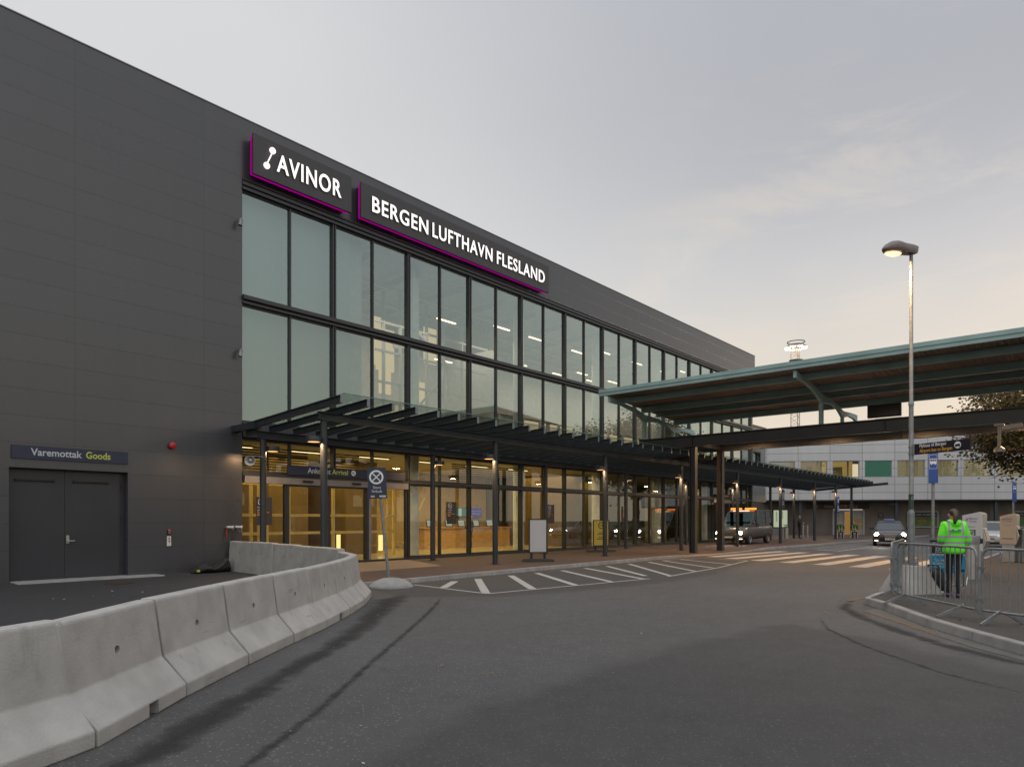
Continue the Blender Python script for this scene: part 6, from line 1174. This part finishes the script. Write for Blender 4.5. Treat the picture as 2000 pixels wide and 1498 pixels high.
# the woman in the high visibility jacket, seen from behind, hands in front of her
J = standing(1.66, lw=(0.13, 0.22, 1.02), rw=(0.17, 0.19, 0.93), le=(0.215, -0.03, 1.10), re=(0.235, -0.05, 1.08), step=-0.05)
for q in ('kne', 'ank', 'toe'):
    for g in 'LR': x_, y_, z_, r_ = J[g + q]; J[g + q] = (x_ * 0.68, y_, z_, r_)
hv_m = hivis('hi_vis_cloth', [(2, 1.145, 0.024), (2, 1.035, 0.022), (0, 0.115, 0.022)])
pw = person('person in bright green high visibility jacket seen from behind the crowd barrier', (15.25, -17.22, 0.122), R(-62), J, [M_skin2, M_trous, M_shoe],
    [('jacket', *garment(J, .80, .030), hv_m, 2), ('hood', [(-.07, -.09, 1.41, .06), (0, -.125, 1.385, .075), (.07, -.09, 1.41, .06), (.09, -.01, 1.435, .05), (-.09, -.01, 1.435, .05)], [(0, 1), (1, 2), (2, 3), (0, 4)], hv_m, 2)],
    ([(0, .005, 1.59, .098), (0, -.03, 1.62, .085), (0, -.085, 1.60, .05), (-.015, -.145, 1.55, .045), (-.03, -.165, 1.46, .040), (-.04, -.165, 1.385, .02)], [(0, 1), (1, 2), (2, 3), (3, 4), (4, 5)], M_hair))
for p in pw.children:
    if p.name.startswith('body'):
        for q in p.data.polygons:
            if q.center.z > 1.40: q.material_index = 3
        p.data.materials.append(M_skin)
    if p.name.startswith(('eyes', 'nose', 'mouth', 'ear')) and p.data.materials[0].name == 'glove_or_sleeve': p.data.materials[0] = M_skin
B().box(-0.115, 0.085, -0.192, -0.15, 1.268, 1.292).build('back_print', M_gtext, pw); B().box(-0.10, -0.06, -0.196, -0.1925, 1.272, 1.29).box(0.0, 0.06, -0.196, -0.1925, 1.272, 1.286).build('back_lettering', M_blue, pw)
# man in a dark suit by the far doors
J = standing(1.80, lw=(0.20, 0.16, 0.98), rw=(0.10, 0.22, 1.12), le=(0.27, -0.05, 1.10), re=(0.26, -0.02, 1.10)); M_suit = mat('dark_suit', (0.014, 0.013, 0.016), 0.75)
k = 1.8 / 1.7
person('man in a dark suit standing beside the glowing poster at the far doors', (54.3, -1.55, 0.118), R(205), J, [M_skin, M_suit, M_shoeb], [('jacket', *garment(J, .84, .016), M_suit, 1)],
    ([(0, -.025, 1.59 * k, .093), (0, -.03, 1.62 * k, .085)], [(0, 1)], M_bald))
# two seated people on white chairs
def chair(label, loc, rz):
    t = thing('plastic_chair', label, 'chair', loc, rz, 'white chairs by the far wall'); B().box(-0.23, 0.23, -0.22, 0.22, 0.42, 0.445).build('seat', M_whitep, t, bevel=0.015); B().hexa([(-0.22, -0.24, .44), (.22, -0.24, .44), (.22, -0.215, .44), (-.22, -0.215, .44), (-.21, -.33, .85), (.21, -.33, .85), (.21, -.305, .85), (-.21, -.305, .85)]).build('backrest', M_whitep, t, bevel=0.008)
    for x in (-0.2, 0.2):
        for y in (-0.2, 0.2): B().bar((x, y, 0.419), (x * 1.12, y * 1.15, 0.0), 0.03, 0.03).build('leg', M_whitep, t)
    return t
def seated(label, loc, rz, coat):
    J = standing(1.70, lw=(0.10, 0.28, 0.72), rw=(0.10, 0.28, 0.72), le=(0.26, 0.05, 0.78), re=(0.26, 0.05, 0.78)); dz = -0.40
    for n in list(J):
        x, y, z, r = J[n]
        if n[1:] in ('hip',): J[n] = (x, y + .02, .53, r)
        elif n[1:] == 'kne': J[n] = (x * 1.4, .42, .51, r)
        elif n[1:] == 'ank': J[n] = (x * 1.4, .42, .085, r)
        elif n[1:] == 'toe': J[n] = (x * 1.4, .57, .042, r)
        elif n[1:] in ('elb', 'wri'): J[n] = (x, y, z, r)
        else: J[n] = (x, y - .04, z + dz, r)
    return person(label, loc, rz, J, [M_skin, M_trous, M_shoeb], [('jacket', *garment(J, .50, .018), coat, 1)], ([(0, -.06, 1.23, .092), (0, -.07, 1.26, .07)], [(0, 1)], M_hair))
M_vest = mat('dark_coat_hi_vis_trim', (0.03, 0.03, 0.03), 0.8)
def vest(t):
    for s in (-1, 1): B().bar((s * .10, -.20, .62), (s * .12, -.17, 1.0), .05, .02).bar((s * .09, .125, .58), (s * .11, .09, .98), .05, .02).build('hi_vis_strip', bpy.data.materials['hi_vis_plain'], t)
mat('hi_vis_plain', (0.10, 0.62, 0.03), 0.7)
zc = 0.118
for lb, lc, u, v in (('person in dark coat with green straps seated nearer the door', 'white chair nearer the far doors under a seated person', 57.6, -3.6), ('person in dark coat with green straps seated nearer the taxi', 'white chair nearer the taxi under a seated person', 58.15, -4.45)):
    chair(lc, (u, v, zc), R(110)); vest(seated(lb, (u, v, zc), R(110), M_vest))
# person inside at the check-in counter
J = standing(1.68, lw=(0.20, 0.22, 1.05), rw=(0.20, 0.22, 1.05)); M_darkc = mat('navy_coat', (0.02, 0.025, 0.05), 0.8)
person('person with fair hair inside at the wooden check-in counter', (25.1, 5.3, 0.122), R(15), J, [M_skin, M_trous, M_shoeb], [('coat', *garment(J, .80, .02), M_darkc, 1)], ([(0, -.01, 1.62, .10), (0, -.05, 1.60, .09), (0, -.07, 1.50, .06)], [(0, 1), (1, 2)], M_hairg))

# ---------------------------------------------------------------- trees
def leafmat(name, cols):
    m = bpy.data.materials.new(name); m.use_nodes = True; nt = m.node_tree; N = nt.nodes.new; L = nt.links.new; bs = nt.nodes['Principled BSDF']; bs.inputs['Roughness'].default_value = 0.6
    g = N('ShaderNodeNewGeometry'); r = N('ShaderNodeValToRGB'); L(g.outputs['Random Per Island'], r.inputs[0]); els = r.color_ramp.elements; els[0].color = (*cols[0], 1); els[1].color = (*cols[-1], 1)
    for i, c in enumerate(cols[1:-1]): e = els.new((i + 1) / (len(cols) - 1)); e.color = (*c, 1)
    L(r.outputs[0], bs.inputs['Base Color']); bs.inputs['Subsurface Weight'].default_value = 0.0
    tr = N('ShaderNodeBsdfTranslucent'); L(r.outputs[0], tr.inputs[0]); mx = N('ShaderNodeMixShader'); mx.inputs[0].default_value = 0.3; L(bs.outputs[0], mx.inputs[1]); L(tr.outputs[0], mx.inputs[2]); L(mx.outputs[0], nt.nodes['Material Output'].inputs[0]); return m
M_bark = mat('bark', (0.06, 0.045, 0.035), 0.9, var=0.35, scale=8, stretch=(1, 1, .2), bump=0.6, bscale=16)
def tree(label, loc, h, cr, ch, nclump, nleaf, lm, ls=0.16, seed=1, base=0.3):
    r = random.Random(seed); t = thing('maple_tree', label, 'tree', loc, 0); b = B()
    top = h * 0.86; trunk = [(0, 0, -0.05), (.05, .03, h * .2), (-.04, .06, h * .42), (.06, 0, h * .62), (0, 0, top)]; b.tube(trunk, [.20 * h / 9, .16 * h / 9, .13 * h / 9, .08 * h / 9, .03], 10)
    cl = []
    for i in range(nclump):
        while True:
            p = Vector((r.uniform(-1, 1), r.uniform(-1, 1), r.uniform(-1, 1)))
            if 0.35 < p.length < 1: break
        c = Vector((p.x * cr, p.y * cr, h - ch / 2 + p.z * ch / 2)); s = r.uniform(0.45, 1.05) * cr * 0.23; cl.append((c, s))
        z0 = max(h * base, min(top * .95, c.z - cr * .5)); f = z0 / top; q = Vector((0, 0, z0)); m1 = q.lerp(c, .55) + Vector((r.uniform(-.2, .2), r.uniform(-.2, .2), -.15 * cr * .3))
        if i % 2 == 0: b.tube([q, m1, c], [.055 * h / 9, .035 * h / 9, .012], 6)
        for j in range(2): e = c + Vector((r.gauss(0, s), r.gauss(0, s), r.gauss(0, s))); b.tube([m1, c.lerp(e, .5), e], [.02, .013, .006], 4)
    b.build('trunk', M_bark, t, smooth=True); b = B(); vs, fs = [], []
    for c, s in cl:
        for k in range(nleaf // nclump):
            d = Vector((r.gauss(0, 1), r.gauss(0, 1), r.gauss(0, .8))); p = c + d * s * .62
            a = r.uniform(0, 6.28); u = Vector((math.cos(a), math.sin(a), r.uniform(-.7, .4))).normalized(); w = u.orthogonal().normalized(); w = (w * math.cos(a * 3) + u.cross(w) * math.sin(a * 3)); q = ls * r.uniform(.6, 1.2); i0 = len(vs)
            vs += [p - u * q * .5, p + w * q * .38 - u * q * .05, p + u * q * .55, p - w * q * .38 - u * q * .05]; fs.append([i0, i0 + 1, i0 + 2, i0 + 3])
    b.add(vs, fs); b.build('crown', lm, t); return t
L1 = leafmat('autumn_lamplit_leaves', [(0.07, 0.075, 0.02), (0.09, 0.095, 0.025), (0.16, 0.125, 0.03), (0.07, 0.08, 0.02), (0.26, 0.13, 0.03), (0.24, 0.085, 0.03), (0.065, 0.075, 0.02)]); L2 = leafmat('green_leaves', [(0.03, 0.045, 0.012), (0.06, 0.08, 0.02), (0.045, 0.06, 0.015), (0.10, 0.09, 0.025)])  # orange tones: part autumn colour, part lamp light put into the leaf colour
tree('autumn maple with green and orange leaves before the white building', (61.9, -17.1, 0), 11.6, 6.3, 6.3, 90, 30000, L1, 0.26, 3)
tree('leafy tree across the road reflected in the terminal glass', (52, -44, 0), 11, 4.8, 7.5, 36, 5000, L2, 0.34, 5)
tree('second leafy tree across the road farther from the white building', (38, -47, 0), 9.5, 4.2, 6.5, 30, 4000, L2, 0.34, 8)
# the building across the road that the glass mirrors
ob = thing('parking_house', 'long low building across the road mirrored in the terminal glass', 'building', (20, -62, 0)); B().box(-70, 45, -16, 0, 0, 6.2).build('wall', mat('pale_brown_wall', (0.22, 0.19, 0.16), 0.8, var=0.1), ob); B().box(-70.3, 45.3, -16.3, 0.3, 6.201, 6.6).build('roof', M_steel, ob)
w0 = None
for i in range(22):
    x = -66 + i * 5
    w = B().box(x, x + 3.6, 0.001, 0.04, 3.4, 5.0).build('window', E_warm if i % 4 == 1 else mat('dark_window', (0.03, 0.035, 0.04), 0.1) if 'dark_window' not in bpy.data.materials else bpy.data.materials['dark_window'], ob)
